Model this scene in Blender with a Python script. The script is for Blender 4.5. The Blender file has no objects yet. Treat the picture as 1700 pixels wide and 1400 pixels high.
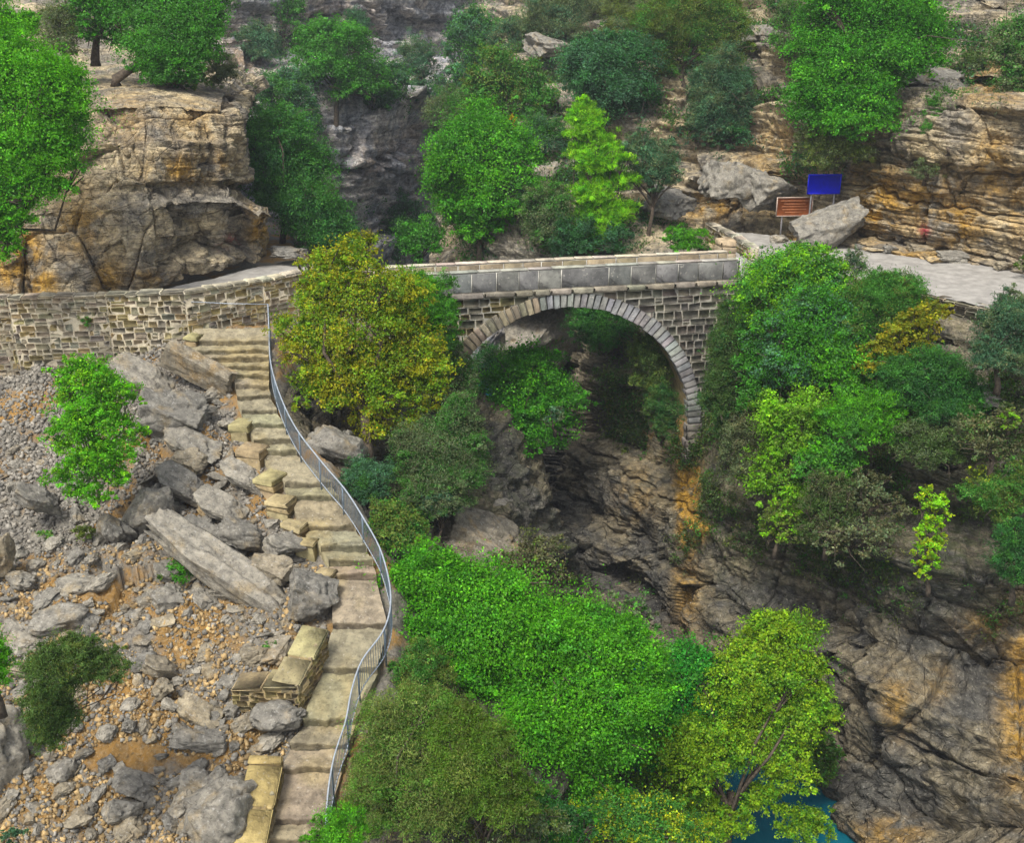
import bpy, bmesh, math, random
import numpy as np
from mathutils import Vector, Matrix
from mathutils.bvhtree import BVHTree

# ------------------------------------------------------------------ camera, world, sun, exposure
sc = bpy.context.scene
COL = sc.collection
FPX = 1800.0
PITCH = math.radians(21.0)
CAM = np.array([0.0, 0.0, 12.3])
cd = bpy.data.cameras.new("camera")
cd.sensor_fit = 'HORIZONTAL'
cd.sensor_width = 36.0
cd.lens = 36.0 * FPX / 1700.0
cd.clip_start = 0.5
cd.clip_end = 2000.0
cam = bpy.data.objects.new("camera", cd)
COL.objects.link(cam)
cam.location = CAM
cam.rotation_euler = (math.pi / 2 - PITCH, 0, 0)
sc.camera = cam

SUN_EL, SUN_AZ = math.radians(58), math.radians(-152)      # light from the upper left, a little behind the viewer
world = bpy.data.worlds.new("World")
sc.world = world
world.use_nodes = True
wn = world.node_tree
wn.nodes.clear()
sky = wn.nodes.new('ShaderNodeTexSky')
sky.sky_type = 'NISHITA'
sky.sun_disc = False
sky.sun_elevation = SUN_EL
sky.sun_rotation = SUN_AZ
sky.dust_density = 4.0
sky.air_density = 1.0
hs = wn.nodes.new('ShaderNodeHueSaturation')
hs.inputs['Saturation'].default_value = 0.35
bg = wn.nodes.new('ShaderNodeBackground')
bg.inputs['Strength'].default_value = 0.145
wo = wn.nodes.new('ShaderNodeOutputWorld')
wn.links.new(sky.outputs[0], hs.inputs['Color'])
wn.links.new(hs.outputs[0], bg.inputs['Color'])
wn.links.new(bg.outputs[0], wo.inputs['Surface'])

sl = bpy.data.lights.new("sun", 'SUN')
sl.energy = 2.3
sl.angle = math.radians(14)
sl.color = (1.0, 0.95, 0.86)
so = bpy.data.objects.new("sun", sl)
COL.objects.link(so)
sdir = Vector((math.sin(SUN_AZ) * math.cos(SUN_EL), math.cos(SUN_AZ) * math.cos(SUN_EL), math.sin(SUN_EL)))
so.rotation_euler = sdir.to_track_quat('Z', 'Y').to_euler()

vs = sc.view_settings
vs.view_transform = 'Standard'
vs.look = 'None'
vs.exposure = 0.65
vs.gamma = 1.0
vs.use_curve_mapping = False
sc.cycles.max_bounces = 6
sc.cycles.diffuse_bounces = 3
sc.cycles.glossy_bounces = 2
sc.cycles.transmission_bounces = 3
sc.cycles.volume_bounces = 0
sc.cycles.caustics_reflective = False
sc.cycles.caustics_refractive = False

R = np.random.default_rng(7)
random.seed(7)

# ------------------------------------------------------------------ pixel (of the 1700 x 1400 photograph) -> point of the place
SP, CP = math.sin(PITCH), math.cos(PITCH)


def ray(px, py):
    a = (px - 850.0) / FPX
    b = (700.0 - py) / FPX
    return np.array([a, CP + b * SP, -SP + b * CP])


def at_z(px, py, z):
    d = ray(px, py)
    return CAM + d * ((z - CAM[2]) / d[2])


def at_y(px, py, Y):
    d = ray(px, py)
    return CAM + d * (Y / d[1])


def at_t(px, py, t):
    return CAM + ray(px, py) * t


SLOPE = 0.418


def on_stair(px, py, lift=0.0):            # the inclined plane that carries the stairs
    d = ray(px, py)
    t = (CAM[2] + 0.8 + SLOPE * 44 - lift) / (SLOPE * d[1] - d[2])
    return CAM + d * t


def project(P):
    q = P - CAM
    dep = q[:, 1] * CP - q[:, 2] * SP
    up = q[:, 1] * SP + q[:, 2] * CP
    dep = np.maximum(dep, 0.1)
    return 850 + FPX * q[:, 0] / dep, 700 - FPX * up / dep, dep


# ------------------------------------------------------------------ noise
def hsh(ix, iy, iz, seed):
    h = (ix.astype(np.int64) * 374761393 + iy.astype(np.int64) * 668265263 + iz.astype(np.int64) * 2147483647 + seed * 974634777)
    h = (h & 0xFFFFFFFF).astype(np.uint64)
    h = ((h ^ (h >> np.uint64(13))) * np.uint64(1274126177)) & np.uint64(0xFFFFFFFF)
    h = ((h ^ (h >> np.uint64(16))) * np.uint64(2246822519)) & np.uint64(0xFFFFFFFF)
    h = h ^ (h >> np.uint64(15))
    return h.astype(np.float64) / 4294967296.0


def vnoise(P, seed=0):
    f = np.floor(P)
    i = f.astype(np.int64)
    w = P - f
    w = w * w * (3 - 2 * w)
    x, y, z = i[:, 0], i[:, 1], i[:, 2]
    wx, wy, wz = w[:, 0], w[:, 1], w[:, 2]
    r = 0
    for dz in (0, 1):
        a = hsh(x, y, z + dz, seed) * (1 - wx) + hsh(x + 1, y, z + dz, seed) * wx
        b = hsh(x, y + 1, z + dz, seed) * (1 - wx) + hsh(x + 1, y + 1, z + dz, seed) * wx
        r = r + (a * (1 - wy) + b * wy) * (wz if dz else 1 - wz)
    return r * 2 - 1


def fbm(P, octv, seed=0, gain=0.5):
    s, a = 0, 1.0
    for o in range(octv):
        s = s + a * vnoise(P * (2.03 ** o) + o * 17.3, seed + o)
        a *= gain
    return s


def ridged(P, octv, seed=0):
    s, a = 0, 1.0
    for o in range(octv):
        s = s + a * (1 - 2 * np.abs(vnoise(P * (2.1 ** o) + o * 9.1, seed + o)))
        a *= 0.5
    return s


def facets(P, sc_, amp, tilt, seed, groove=0.25):
    """angular broken rock: every cell of a jittered lattice gets its own tilted face, with cracks between"""
    q = P * np.array(sc_) + 0.10 * np.stack([vnoise(P * np.array(sc_) * 2.3 + 7 * j, seed + 40 + j) for j in range(3)], 1)
    f0 = np.floor(q - 0.5).astype(np.int64)
    b1 = np.full(len(q), 9.0); b2 = np.full(len(q), 9.0)
    dd = np.zeros(len(q))
    for dx in (0, 1):
        for dy in (0, 1):
            for dz in (0, 1):
                ix, iy, iz = f0[:, 0] + dx, f0[:, 1] + dy, f0[:, 2] + dz
                h1, h2, h3 = hsh(ix, iy, iz, seed), hsh(ix, iy, iz, seed + 1), hsh(ix, iy, iz, seed + 2)
                vx, vy, vz = q[:, 0] - (ix + 0.5 + (h1 - .5) * .8), q[:, 1] - (iy + 0.5 + (h2 - .5) * .8), q[:, 2] - (iz + 0.5 + (h3 - .5) * .8)
                d = vx * vx + vy * vy + vz * vz
                fr = lambda h, k: np.modf(h * k)[0] - 0.5
                val = (fr(h1, 13.7) * vx + fr(h2, 17.3) * vy + fr(h3, 11.9) * vz) * 2 * tilt + fr(h1 + h2, 7.7)
                nearer = d < b1
                b2 = np.where(nearer, b1, np.minimum(b2, d))
                dd = np.where(nearer, val, dd)
                b1 = np.where(nearer, d, b1)
    e = np.sqrt(b2) - np.sqrt(b1)
    return amp * (dd - groove * np.exp(-(e / 0.035) ** 2))


def linear(n_out, n_in):
    M = np.zeros((n_out, n_in))
    for k, x in enumerate(np.linspace(0, n_in - 1, n_out)):
        i = min(int(x), n_in - 2)
        M[k, i], M[k, i + 1] = 1 - (x - i), x - i
    return M


def cubic(n_out, n_in):
    """Catmull-Rom interpolation matrix"""
    M = np.zeros((n_out, n_in))
    for k, x in enumerate(np.linspace(0, n_in - 1, n_out)):
        i = min(int(x), n_in - 2)
        t = x - i
        w = [(-t + 2 * t * t - t ** 3) / 2, (2 - 5 * t * t + 3 * t ** 3) / 2, (t + 4 * t * t - 3 * t ** 3) / 2, (-t * t + t ** 3) / 2]
        for j, ww in zip((i - 1, i, i + 1, i + 2), w):
            M[k, min(max(j, 0), n_in - 1)] += ww
    return M


# ------------------------------------------------------------------ object helpers
def tag(o, label=None, cat=None, group=None, kind=None):
    if label: o['label'] = label
    if cat: o['category'] = cat
    if group: o['group'] = group
    if kind: o['kind'] = kind
    return o


def empty(name, loc=(0, 0, 0)):
    o = bpy.data.objects.new(name, None)
    o.empty_display_size = 0.3
    COL.objects.link(o)
    o.location = loc
    return o


def mesh_np(name, V, F, mats, attrs=None, smooth=False, tint=None):
    """V (n,3); F (m,k) one face size, or list of such arrays"""
    me = bpy.data.meshes.new(name)
    Fs = F if isinstance(F, list) else [F]
    Fs = [np.asarray(f, dtype=np.int32) for f in Fs if len(f)]
    V = np.asarray(V, dtype=np.float32)
    nl = sum(f.size for f in Fs)
    nf = sum(len(f) for f in Fs)
    me.vertices.add(len(V))
    me.vertices.foreach_set('co', V.ravel())
    me.loops.add(nl)
    me.loops.foreach_set('vertex_index', np.concatenate([f.ravel() for f in Fs]))
    me.polygons.add(nf)
    sizes = np.concatenate([np.full(len(f), f.shape[1], dtype=np.int32) for f in Fs])
    st = np.zeros(nf, dtype=np.int32)
    st[1:] = np.cumsum(sizes)[:-1]
    me.polygons.foreach_set('loop_start', st)
    me.polygons.foreach_set('loop_total', sizes)
    if smooth:
        me.polygons.foreach_set('use_smooth', np.ones(nf, dtype=bool))
    for k, a in (attrs or {}).items():
        at = me.attributes.new(k, 'FLOAT', 'POINT')
        at.data.foreach_set('value', np.asarray(a, dtype=np.float32))
    if tint is not None:
        at = me.attributes.new('tint', 'FLOAT_COLOR', 'POINT')
        t4 = np.ones((len(V), 4), dtype=np.float32)
        t4[:, :3] = tint
        at.data.foreach_set('color', t4.ravel())
    for m in (mats if isinstance(mats, (list, tuple)) else [mats]):
        me.materials.append(m)
    me.update(calc_edges=True)
    return me


def link(name, me, parent=None, loc=None):
    o = bpy.data.objects.new(name, me)
    COL.objects.link(o)
    if parent is not None:
        o.parent = parent
        o.matrix_parent_inverse = Matrix.Translation(-Vector(parent.location))
    if loc is not None:
        o.location = loc
    return o


class MB:
    """collects polygons with a tint, built as one mesh object"""
    def __init__(self):
        self.v, self.f, self.t = [], {3: [], 4: []}, []

    def poly(self, V, F, tint=(1, 1, 1)):
        n = len(self.v)
        self.v.extend([tuple(p) for p in V])
        self.t.extend([tint] * len(V))
        for q in F:
            self.f[len(q)].append([n + i for i in q])

    def box(self, c, ax, h, tint=(1, 1, 1), jit=0.0, bev=0.0):
        """box with centre c, axes ax (3 unit vectors), half sizes h, its 6 faces inset by bev"""
        c = np.array(c, float)
        ax = [np.array(a, float) for a in ax]
        V, F = [], []
        if bev <= 0:
            for k in range(8):
                s = [1 if k >> j & 1 else -1 for j in range(3)]
                V.append(c + sum(ax[j] * h[j] * s[j] for j in range(3)) + R.uniform(-jit, jit, 3))
            F = [(0, 2, 3, 1), (4, 5, 7, 6), (0, 1, 5, 4), (2, 6, 7, 3), (0, 4, 6, 2), (1, 3, 7, 5)]
            self.poly(V, F, tint)
            return
        idx = {}
        cj = {k: R.uniform(-jit, jit, 3) for k in range(8)}
        for k in range(8):
            s = [1 if k >> j & 1 else -1 for j in range(3)]
            for a in range(3):                     # the corner's vertex on the face across axis a
                p = c.copy() + cj[k]
                for j in range(3):
                    p = p + ax[j] * s[j] * (h[j] - (0 if j == a else bev))
                idx[(k, a)] = len(V)
                V.append(p)
        for a in range(3):
            b_, c_ = (a + 1) % 3, (a + 2) % 3
            for s in (0, 1):
                q = [s << a, s << a | 1 << b_, s << a | 1 << b_ | 1 << c_, s << a | 1 << c_]
                if not s: q = q[::-1]
                F.append([idx[(k, a)] for k in q])
        for a in range(3):                         # edges along axis a
            b_, c_ = (a + 1) % 3, (a + 2) % 3
            for sb in (0, 1):
                for sc_ in (0, 1):
                    k0 = sb << b_ | sc_ << c_
                    k1 = k0 | 1 << a
                    F.append([idx[(k0, b_)], idx[(k1, b_)], idx[(k1, c_)], idx[(k0, c_)]])
        for k in range(8):
            F.append([idx[(k, 0)], idx[(k, 1)], idx[(k, 2)]])
        self.poly(V, F, tint)

    def tube(self, pts, rad, n=6, tint=(1, 1, 1), cap=True):
        pts = [np.array(p, float) for p in pts]
        V, F = [], []
        up = np.array([0.13, 0.31, 0.94])
        for i, p in enumerate(pts):
            d = pts[min(i + 1, len(pts) - 1)] - pts[max(i - 1, 0)]
            d /= np.linalg.norm(d) + 1e-9
            a = np.cross(d, up)
            if np.linalg.norm(a) < 0.05: a = np.cross(d, (1, 0, 0))
            a /= np.linalg.norm(a)
            b = np.cross(d, a)
            r = rad[i] if hasattr(rad, '__len__') else rad
            for k in range(n):
                th = 2 * math.pi * k / n
                V.append(p + r * (a * math.cos(th) + b * math.sin(th)))
        for i in range(len(pts) - 1):
            for k in range(n):
                F.append((i * n + k, i * n + (k + 1) % n, (i + 1) * n + (k + 1) % n, (i + 1) * n + k))
        if cap:
            for e, o in ((0, 1), (len(pts) - 1, 0)):
                c = len(V)
                V.append(pts[e])
                for k in range(n):
                    q = (c, e * n + (k + 1) % n, e * n + k)
                    F.append(q if o else q[::-1])
        self.poly(V, F, tint)

    def build(self, name, mat, parent=None, smooth=False):
        me = mesh_np(name, np.array(self.v), [np.array(self.f[k]) for k in (3, 4) if self.f[k]], mat, tint=np.array(self.t, dtype=np.float32), smooth=smooth)
        return link(name, me, parent)


# ------------------------------------------------------------------ materials
def nodes_of(name):
    m = bpy.data.materials.new(name)
    m.use_nodes = True
    nt = m.node_tree
    nt.nodes.clear()
    out = nt.nodes.new('ShaderNodeOutputMaterial')
    return m, nt, out


class NG:
    def __init__(self, nt): self.nt = nt

    def n(self, t, **kw):
        x = self.nt.nodes.new(t)
        for k, v in kw.items():
            setattr(x, k, v)
        return x

    def l(self, a, b): self.nt.links.new(a, b)

    def coord(self, scale=(1, 1, 1), obj=False):
        tc = self.n('ShaderNodeTexCoord')
        src = tc.outputs['Object']
        if not obj:
            src = self.n('ShaderNodeNewGeometry').outputs['Position']
        mp = self.n('ShaderNodeMapping')
        mp.inputs['Scale'].default_value = scale
        self.l(src, mp.inputs['Vector'])
        return mp.outputs[0]

    def noise(self, vec, scale, detail=4, rough=0.55, dist=0.0):
        x = self.n('ShaderNodeTexNoise')
        x.inputs['Scale'].default_value = scale
        x.inputs['Detail'].default_value = detail
        x.inputs['Roughness'].default_value = rough
        x.inputs['Distortion'].default_value = dist
        self.l(vec, x.inputs['Vector'])
        return x.outputs['Fac']

    def ramp(self, fac, a, b, lo=0.0, hi=1.0):
        x = self.n('ShaderNodeMapRange', clamp=True, interpolation_type='SMOOTHSTEP')
        for k, v in zip(('From Min', 'From Max', 'To Min', 'To Max'), (a, b, lo, hi)):
            x.inputs[k].default_value = v
        self.l(fac, x.inputs['Value'])
        return x.outputs[0]

    def math(self, op, a, b):
        x = self.n('ShaderNodeMath', operation=op)
        for i, v in enumerate((a, b)):
            if isinstance(v, (int, float)): x.inputs[i].default_value = v
            else: self.l(v, x.inputs[i])
        return x.outputs[0]

    def mix(self, fac, a, b, mode='MIX'):
        x = self.n('ShaderNodeMix', data_type='RGBA', blend_type=mode)
        for i, v in ((0, fac), (6, a), (7, b)):
            if isinstance(v, (int, float)): x.inputs[i].default_value = v
            elif isinstance(v, tuple): x.inputs[i].default_value = (*v, 1)
            else: self.l(v, x.inputs[i])
        return x.outputs[2]

    def attr(self, name, what='Fac'):
        x = self.n('ShaderNodeAttribute', attribute_name=name)
        return x.outputs[what]

    def bump(self, h, dist, strength=1.0):
        x = self.n('ShaderNodeBump')
        x.inputs['Distance'].default_value = dist
        x.inputs['Strength'].default_value = strength
        self.l(h, x.inputs['Height'])
        return x.outputs[0]

    def principled(self, out, col, rough=0.9, bump=None, spec=0.25):
        b = self.n('ShaderNodeBsdfPrincipled')
        if isinstance(col, tuple): b.inputs['Base Color'].default_value = (*col, 1)
        else: self.l(col, b.inputs['Base Color'])
        b.inputs['Roughness'].default_value = rough
        b.inputs['Specular IOR Level'].default_value = spec
        if bump is not None: self.l(bump, b.inputs['Normal'])
        self.l(b.outputs[0], out.inputs['Surface'])
        return b


def rock_material(name, a, b, ochre=(0.36, 0.19, 0.035), dark=(0.05, 0.05, 0.052), strata=0.5, layb=1.6, streak=0.25):
    m, nt, out = nodes_of(name)
    g = NG(nt)
    P = g.coord()
    big = g.noise(P, 0.35, 6, 0.6)
    fine = g.noise(P, 3.0, 8, 0.65)
    col = g.mix(g.ramp(big, 0.42, 0.58), a, b)
    lay = g.noise(g.coord((0.22, 0.22, 3.6)), 1.0, 6, 0.65, 0.15)
    col = g.mix(g.math('MULTIPLY', g.ramp(lay, 0.42, 0.66), strata), col, tuple(x * 0.5 for x in b))
    # warm staining where the rock face is freshly broken or iron rich
    on = g.noise(P, 0.9, 6, 0.65, 0.4)
    oc = g.math('MULTIPLY', g.attr('ochre'), g.ramp(on, 0.34, 0.58))
    och = g.mix(g.ramp(g.noise(P, 2.2, 5, 0.6), 0.3, 0.7), ochre, tuple(x * 0.62 for x in ochre))
    col = g.mix(oc, col, och)
    # water streaks run down the face
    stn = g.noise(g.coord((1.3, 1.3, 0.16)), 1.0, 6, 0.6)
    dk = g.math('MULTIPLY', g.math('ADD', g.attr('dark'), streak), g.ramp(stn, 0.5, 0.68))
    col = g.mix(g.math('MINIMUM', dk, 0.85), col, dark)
    # lichen and mineral speckle
    sp = g.noise(P, 9.0, 3, 0.6)
    col = g.mix(g.ramp(sp, 0.58, 0.72, 0, 0.45), col, (0.42, 0.40, 0.36))
    col = g.mix(g.ramp(g.noise(P, 14.0, 3, 0.6), 0.55, 0.7, 0, 0.6), col, (0.03, 0.03, 0.028))
    col = g.mix(1.0, col, g.mix(g.ramp(fine, 0.25, 0.75), (0.42, 0.42, 0.42), (1.5, 1.47, 1.4)), 'MULTIPLY')
    col = g.mix(g.math('MULTIPLY', g.attr('moss'), g.ramp(g.noise(P, 1.7, 5, 0.7), 0.42, 0.6)), col, (0.055, 0.075, 0.022))
    col = g.mix(g.math('MULTIPLY', g.attr('red'), g.ramp(g.noise(P, 5.0, 3, 0.6), 0.42, 0.52)), col, (0.42, 0.05, 0.07))
    # fine joints and splinters of the rock surface, as relief
    wob = g.n('ShaderNodeVectorMath', operation='ADD')
    g.l(g.coord((0.9, 0.9, 1.7)), wob.inputs[0])
    nz = g.n('ShaderNodeTexNoise')
    nz.inputs['Scale'].default_value = 1.6
    nz.inputs['Detail'].default_value = 4
    g.l(P, nz.inputs['Vector'])
    sc_v = g.n('ShaderNodeVectorMath', operation='SCALE')
    sc_v.inputs['Scale'].default_value = 0.22
    g.l(nz.outputs['Color'], sc_v.inputs[0])
    g.l(sc_v.outputs[0], wob.inputs[1])

    def crack(scale, wd):
        v = g.n('ShaderNodeTexVoronoi', feature='DISTANCE_TO_EDGE')
        v.inputs['Scale'].default_value = scale
        g.l(wob.outputs[0], v.inputs['Vector'])
        return g.ramp(v.outputs['Distance'], 0.0, wd)
    vf = g.n('ShaderNodeTexVoronoi', feature='F1')
    vf.inputs['Scale'].default_value = 2.6
    g.l(wob.outputs[0], vf.inputs['Vector'])
    tone = g.n('ShaderNodeSeparateColor')
    g.l(vf.outputs['Color'], tone.inputs[0])
    tone0 = tone.outputs[0]
    hgt = g.math('ADD', g.math('MULTIPLY', crack(0.8, 0.04), 0.5), g.math('MULTIPLY', crack(2.4, 0.06), 0.22))
    hgt = g.math('ADD', hgt, g.math('MULTIPLY', tone0, 0.35))
    hgt = g.math('ADD', hgt, g.math('MULTIPLY', lay, layb))
    hgt = g.math('ADD', hgt, g.math('MULTIPLY', g.noise(P, 7.0, 6, 0.65), 0.8))
    col = g.mix(0.7, col, g.mix(tone.outputs[0], (0.72, 0.72, 0.74), (1.3, 1.27, 1.2)), 'MULTIPLY')
    bp = g.bump(hgt, 0.13, 1.0)
    g.principled(out, col, 0.92, bp, 0.2)
    return m


M_CLIFF = rock_material('cliff_rock', (0.46, 0.39, 0.265), (0.24, 0.222, 0.19), (0.46, 0.275, 0.055))
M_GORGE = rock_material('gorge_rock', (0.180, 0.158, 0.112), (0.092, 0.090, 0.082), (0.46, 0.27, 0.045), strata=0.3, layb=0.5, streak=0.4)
M_FAR = rock_material('far_rock', (0.50, 0.465, 0.44), (0.32, 0.335, 0.375), dark=(0.08, 0.09, 0.115), strata=0.6)  # pale blue of distance haze is mixed into these rock colours


def slope_material():
    m, nt, out = nodes_of('rubble_soil')
    g = NG(nt)
    P = g.coord()
    n1 = g.noise(P, 0.5, 6, 0.65)
    n2 = g.noise(P, 2.6, 8, 0.7)
    n3 = g.noise(P, 11.0, 6, 0.7)
    soil = g.mix(g.ramp(n2, 0.35, 0.65), (0.33, 0.185, 0.050), (0.23, 0.145, 0.060))
    soil = g.mix(g.ramp(n3, 0.5, 0.68, 0, 0.75), soil, (0.36, 0.29, 0.19))
    grit = g.mix(g.ramp(n3, 0.35, 0.65), (0.26, 0.235, 0.19), (0.15, 0.14, 0.125))
    col = g.mix(g.ramp(g.math('ADD', n1, g.math('SUBTRACT', g.attr('ochre'), 0.5)), 0.42, 0.56), grit, soil)
    col = g.mix(g.math('MULTIPLY', g.attr('moss'), g.ramp(n2, 0.4, 0.6)), col, (0.05, 0.055, 0.025))
    col = g.mix(g.ramp(g.noise(P, 7.0, 4, 0.6), 0.6, 0.7, 0, 0.6), col, (0.07, 0.05, 0.03))
    g.principled(out, col, 0.95, g.bump(g.noise(P, 9.0, 8, 0.75), 0.09, 1.0), 0.15)
    return m


M_SOIL = slope_material()


def stone_material(name, rough=0.9, bump=0.03, scale=6.0, speck=0.5, obj=False):
    """dressed or loose stone: the tint attribute carries each stone's own colour"""
    m, nt, out = nodes_of(name)
    g = NG(nt)
    P = g.coord(obj=obj)
    t = g.attr('tint', 'Color')
    col = g.mix(1.0, t, g.mix(g.ramp(g.noise(P, scale * 0.35, 6, 0.65), 0.3, 0.7), (0.62, 0.61, 0.60), (1.3, 1.28, 1.22)), 'MULTIPLY')
    col = g.mix(g.ramp(g.noise(P, scale * 1.8, 4, 0.65), 0.56, 0.7, 0, speck), col, (0.05, 0.048, 0.042))
    col = g.mix(g.ramp(g.noise(P, scale * 1.3, 4, 0.6), 0.6, 0.72, 0, speck), col, (0.46, 0.43, 0.37))
    g.principled(out, col, rough, g.bump(g.noise(P, scale, 8, 0.7), bump, 0.9), 0.2)
    return m


M_STONE = stone_material('weathered_stone')
M_SLAB = stone_material('dark_slab_stone', bump=0.02, scale=4.5, speck=0.55)
M_STEP = stone_material('step_stone', bump=0.07, scale=7.0, speck=0.6)
M_MORTAR = stone_material('lime_mortar', bump=0.02, speck=0.3)
M_ROCK = None


def loose_rock_material(name, a, b, och, bump=0.05):
    m, nt, out = nodes_of(name)
    g = NG(nt)
    P = g.coord(obj=True)
    W = g.coord()
    rnd = g.n('ShaderNodeObjectInfo').outputs['Random']
    col = g.mix(rnd, a, b)
    col = g.mix(g.ramp(g.noise(W, 1.1, 6, 0.6), 0.52, 0.7, 0, 0.6), col, och)
    col = g.mix(1.0, col, g.mix(g.ramp(g.noise(W, 3.5, 8, 0.7), 0.28, 0.72), (0.5, 0.5, 0.5), (1.4, 1.38, 1.32)), 'MULTIPLY')
    col = g.mix(g.ramp(g.noise(W, 10.0, 4, 0.6), 0.57, 0.7, 0, 0.55), col, (0.42, 0.41, 0.38))
    col = g.mix(g.ramp(g.noise(W, 13.0, 4, 0.65), 0.55, 0.68, 0, 0.6), col, (0.035, 0.034, 0.03))
    g.principled(out, col, 0.93, g.bump(g.noise(W, 7.0, 9, 0.72), bump, 1.0), 0.2)
    return m


M_GREY = loose_rock_material('grey_limestone', (0.275, 0.255, 0.215), (0.165, 0.158, 0.142), (0.27, 0.205, 0.11))
M_TAN = loose_rock_material('tan_limestone', (0.28, 0.24, 0.17), (0.20, 0.18, 0.145), (0.30, 0.20, 0.08))


def leaf_material():
    m, nt, out = nodes_of('leaf')
    g = NG(nt)
    t = g.attr('tint', 'Color')
    df = g.n('ShaderNodeBsdfDiffuse')
    tr = g.n('ShaderNodeBsdfTranslucent')
    gl = g.n('ShaderNodeBsdfGlossy')
    gl.inputs['Roughness'].default_value = 0.45
    gl.inputs['Color'].default_value = (0.8, 0.8, 0.8, 1)
    g.l(t, df.inputs['Color'])
    g.l(g.mix(1.0, t, (1.5, 1.35, 0.7), 'MULTIPLY'), tr.inputs['Color'])
    m1 = g.n('ShaderNodeMixShader')
    m1.inputs[0].default_value = 0.42
    g.l(df.outputs[0], m1.inputs[1])
    g.l(tr.outputs[0], m1.inputs[2])
    m2 = g.n('ShaderNodeMixShader')
    m2.inputs[0].default_value = 0.012
    g.l(m1.outputs[0], m2.inputs[1])
    g.l(gl.outputs[0], m2.inputs[2])
    g.l(m2.outputs[0], out.inputs['Surface'])
    return m


M_LEAF = leaf_material()


def flat_material(name, col, rough=0.7, metal=0.0, var=0.25, scale=8.0):
    m, nt, out = nodes_of(name)
    g = NG(nt)
    P = g.coord()
    c = g.mix(1.0, col, g.mix(g.ramp(g.noise(P, scale, 6, 0.65), 0.3, 0.7), (1 - var,) * 3, (1 + var,) * 3), 'MULTIPLY')
    b = g.principled(out, c, rough, g.bump(g.noise(P, scale * 3, 4, 0.6), 0.004, 0.6), 0.3)
    b.inputs['Metallic'].default_value = metal
    return m


M_BARK = flat_material('bark', (0.075, 0.058, 0.042), 0.95, var=0.5, scale=9)
M_PALEBARK = flat_material('pale_bark', (0.26, 0.22, 0.16), 0.95, var=0.4, scale=9)
M_RAIL = flat_material('painted_steel', (0.13, 0.17, 0.21), 0.5, 0.2, 0.15)
M_RAILTOP = flat_material('worn_steel', (0.33, 0.37, 0.42), 0.45, 0.3, 0.15)
M_BLUE = flat_material('blue_enamel', (0.004, 0.010, 0.60), 0.5, var=0.12, scale=5)
M_BROWN = flat_material('brown_board', (0.34, 0.095, 0.025), 0.7, var=0.25, scale=3)
M_EDGE = flat_material('sign_edge', (0.40, 0.30, 0.24), 0.7, var=0.2)
M_PALEEDGE = flat_material('pale_sign_edge', (0.42, 0.45, 0.55), 0.6, var=0.2)
M_ROAD = flat_material('worn_concrete', (0.29, 0.275, 0.25), 0.9, var=0.22, scale=1.5)
M_POST = flat_material('grey_post', (0.20, 0.19, 0.19), 0.7)


def water_material():
    m, nt, out = nodes_of('river_water')
    g = NG(nt)
    P = g.coord()
    c = g.mix(g.ramp(g.noise(P, 0.35, 4), 0.35, 0.65), (0.002, 0.070, 0.115), (0.003, 0.105, 0.15))
    b = g.principled(out, c, 0.06, g.bump(g.noise(g.coord((1, 0.5, 1)), 2.6, 5, 0.6), 0.06, 0.7), 0.4)
    return m


M_WATER = water_material()

# ------------------------------------------------------------------ terrain
def bedded(P, amp, h, w, dip, ang, seed, warp=0.5, groove=0.5):
    """ledges and joints of bedded limestone: offset per block, with open joints between blocks"""
    ca, sa = math.cos(ang), math.sin(ang)
    wz = P[:, 2] + dip[0] * P[:, 0] + dip[1] * P[:, 1] + warp * vnoise(P * 0.22, seed) + 0.12 * h * vnoise(P * 1.9, seed + 1)
    s = P[:, 0] * ca + P[:, 1] * sa + 0.35 * w * vnoise(P * 0.5 / max(w, 0.5), seed + 2) + 0.06 * vnoise(P * 3.1, seed + 3)
    zz = wz / h
    L = np.floor(zz)
    fz = zz - L
    z0 = np.zeros_like(L, dtype=np.int64)
    sh = hsh(L.astype(np.int64), z0, z0, seed + 5)
    ww = w * (0.6 + 0.9 * hsh(L.astype(np.int64), z0, z0 + 3, seed + 6))
    cc = s / ww + sh * 7
    Cc = np.floor(cc)
    fc = cc - Cc
    o = hsh(L.astype(np.int64), Cc.astype(np.int64), z0, seed + 7) - 0.5
    lay = hsh(L.astype(np.int64), z0, z0 + 9, seed + 8) - 0.5
    ez = np.minimum(fz, 1 - fz) * h
    ec = np.minimum(fc, 1 - fc) * ww
    g = np.exp(-(ez / (0.03 * h + 0.025)) ** 2) * 0.8 + np.exp(-(ec / (0.012 * w + 0.02)) ** 2) * 0.7
    saw = fz - 0.5                                # each bed juts a little towards its top
    return amp * (1.0 * o + 1.0 * lay + 0.30 * saw - groove * g)


def terrace(P, N, h, w, ang, seed, strength, dip=(0, 0)):
    """sideways shift that turns a slope into upright rock steps with flat ledges"""
    s = P[:, 0] * math.cos(ang) + P[:, 1] * math.sin(ang) + 0.3 * w * vnoise(P * 0.7 / w, seed)
    c = np.floor(s / w).astype(np.int64)
    z0 = np.zeros_like(c)
    zz = (P[:, 2] + dip[0] * P[:, 0] + dip[1] * P[:, 1] + 0.4 * h * vnoise(P * 0.3 / h, seed + 1) + hsh(c, z0, z0, seed + 2) * h * 0.8) / h
    fz = zz - np.floor(zz)
    hn = np.linalg.norm(N[:, :2], axis=1) + 1e-6
    cot = np.clip(N[:, 2] / hn, 0, 1.9)
    off = (np.clip(fz / 0.93, 0, 1) - 0.5) * h * cot * strength * (fz < 0.97)
    return np.stack([N[:, 0] / hn * off, N[:, 1] / hn * off, 0 * off], 1)


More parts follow.
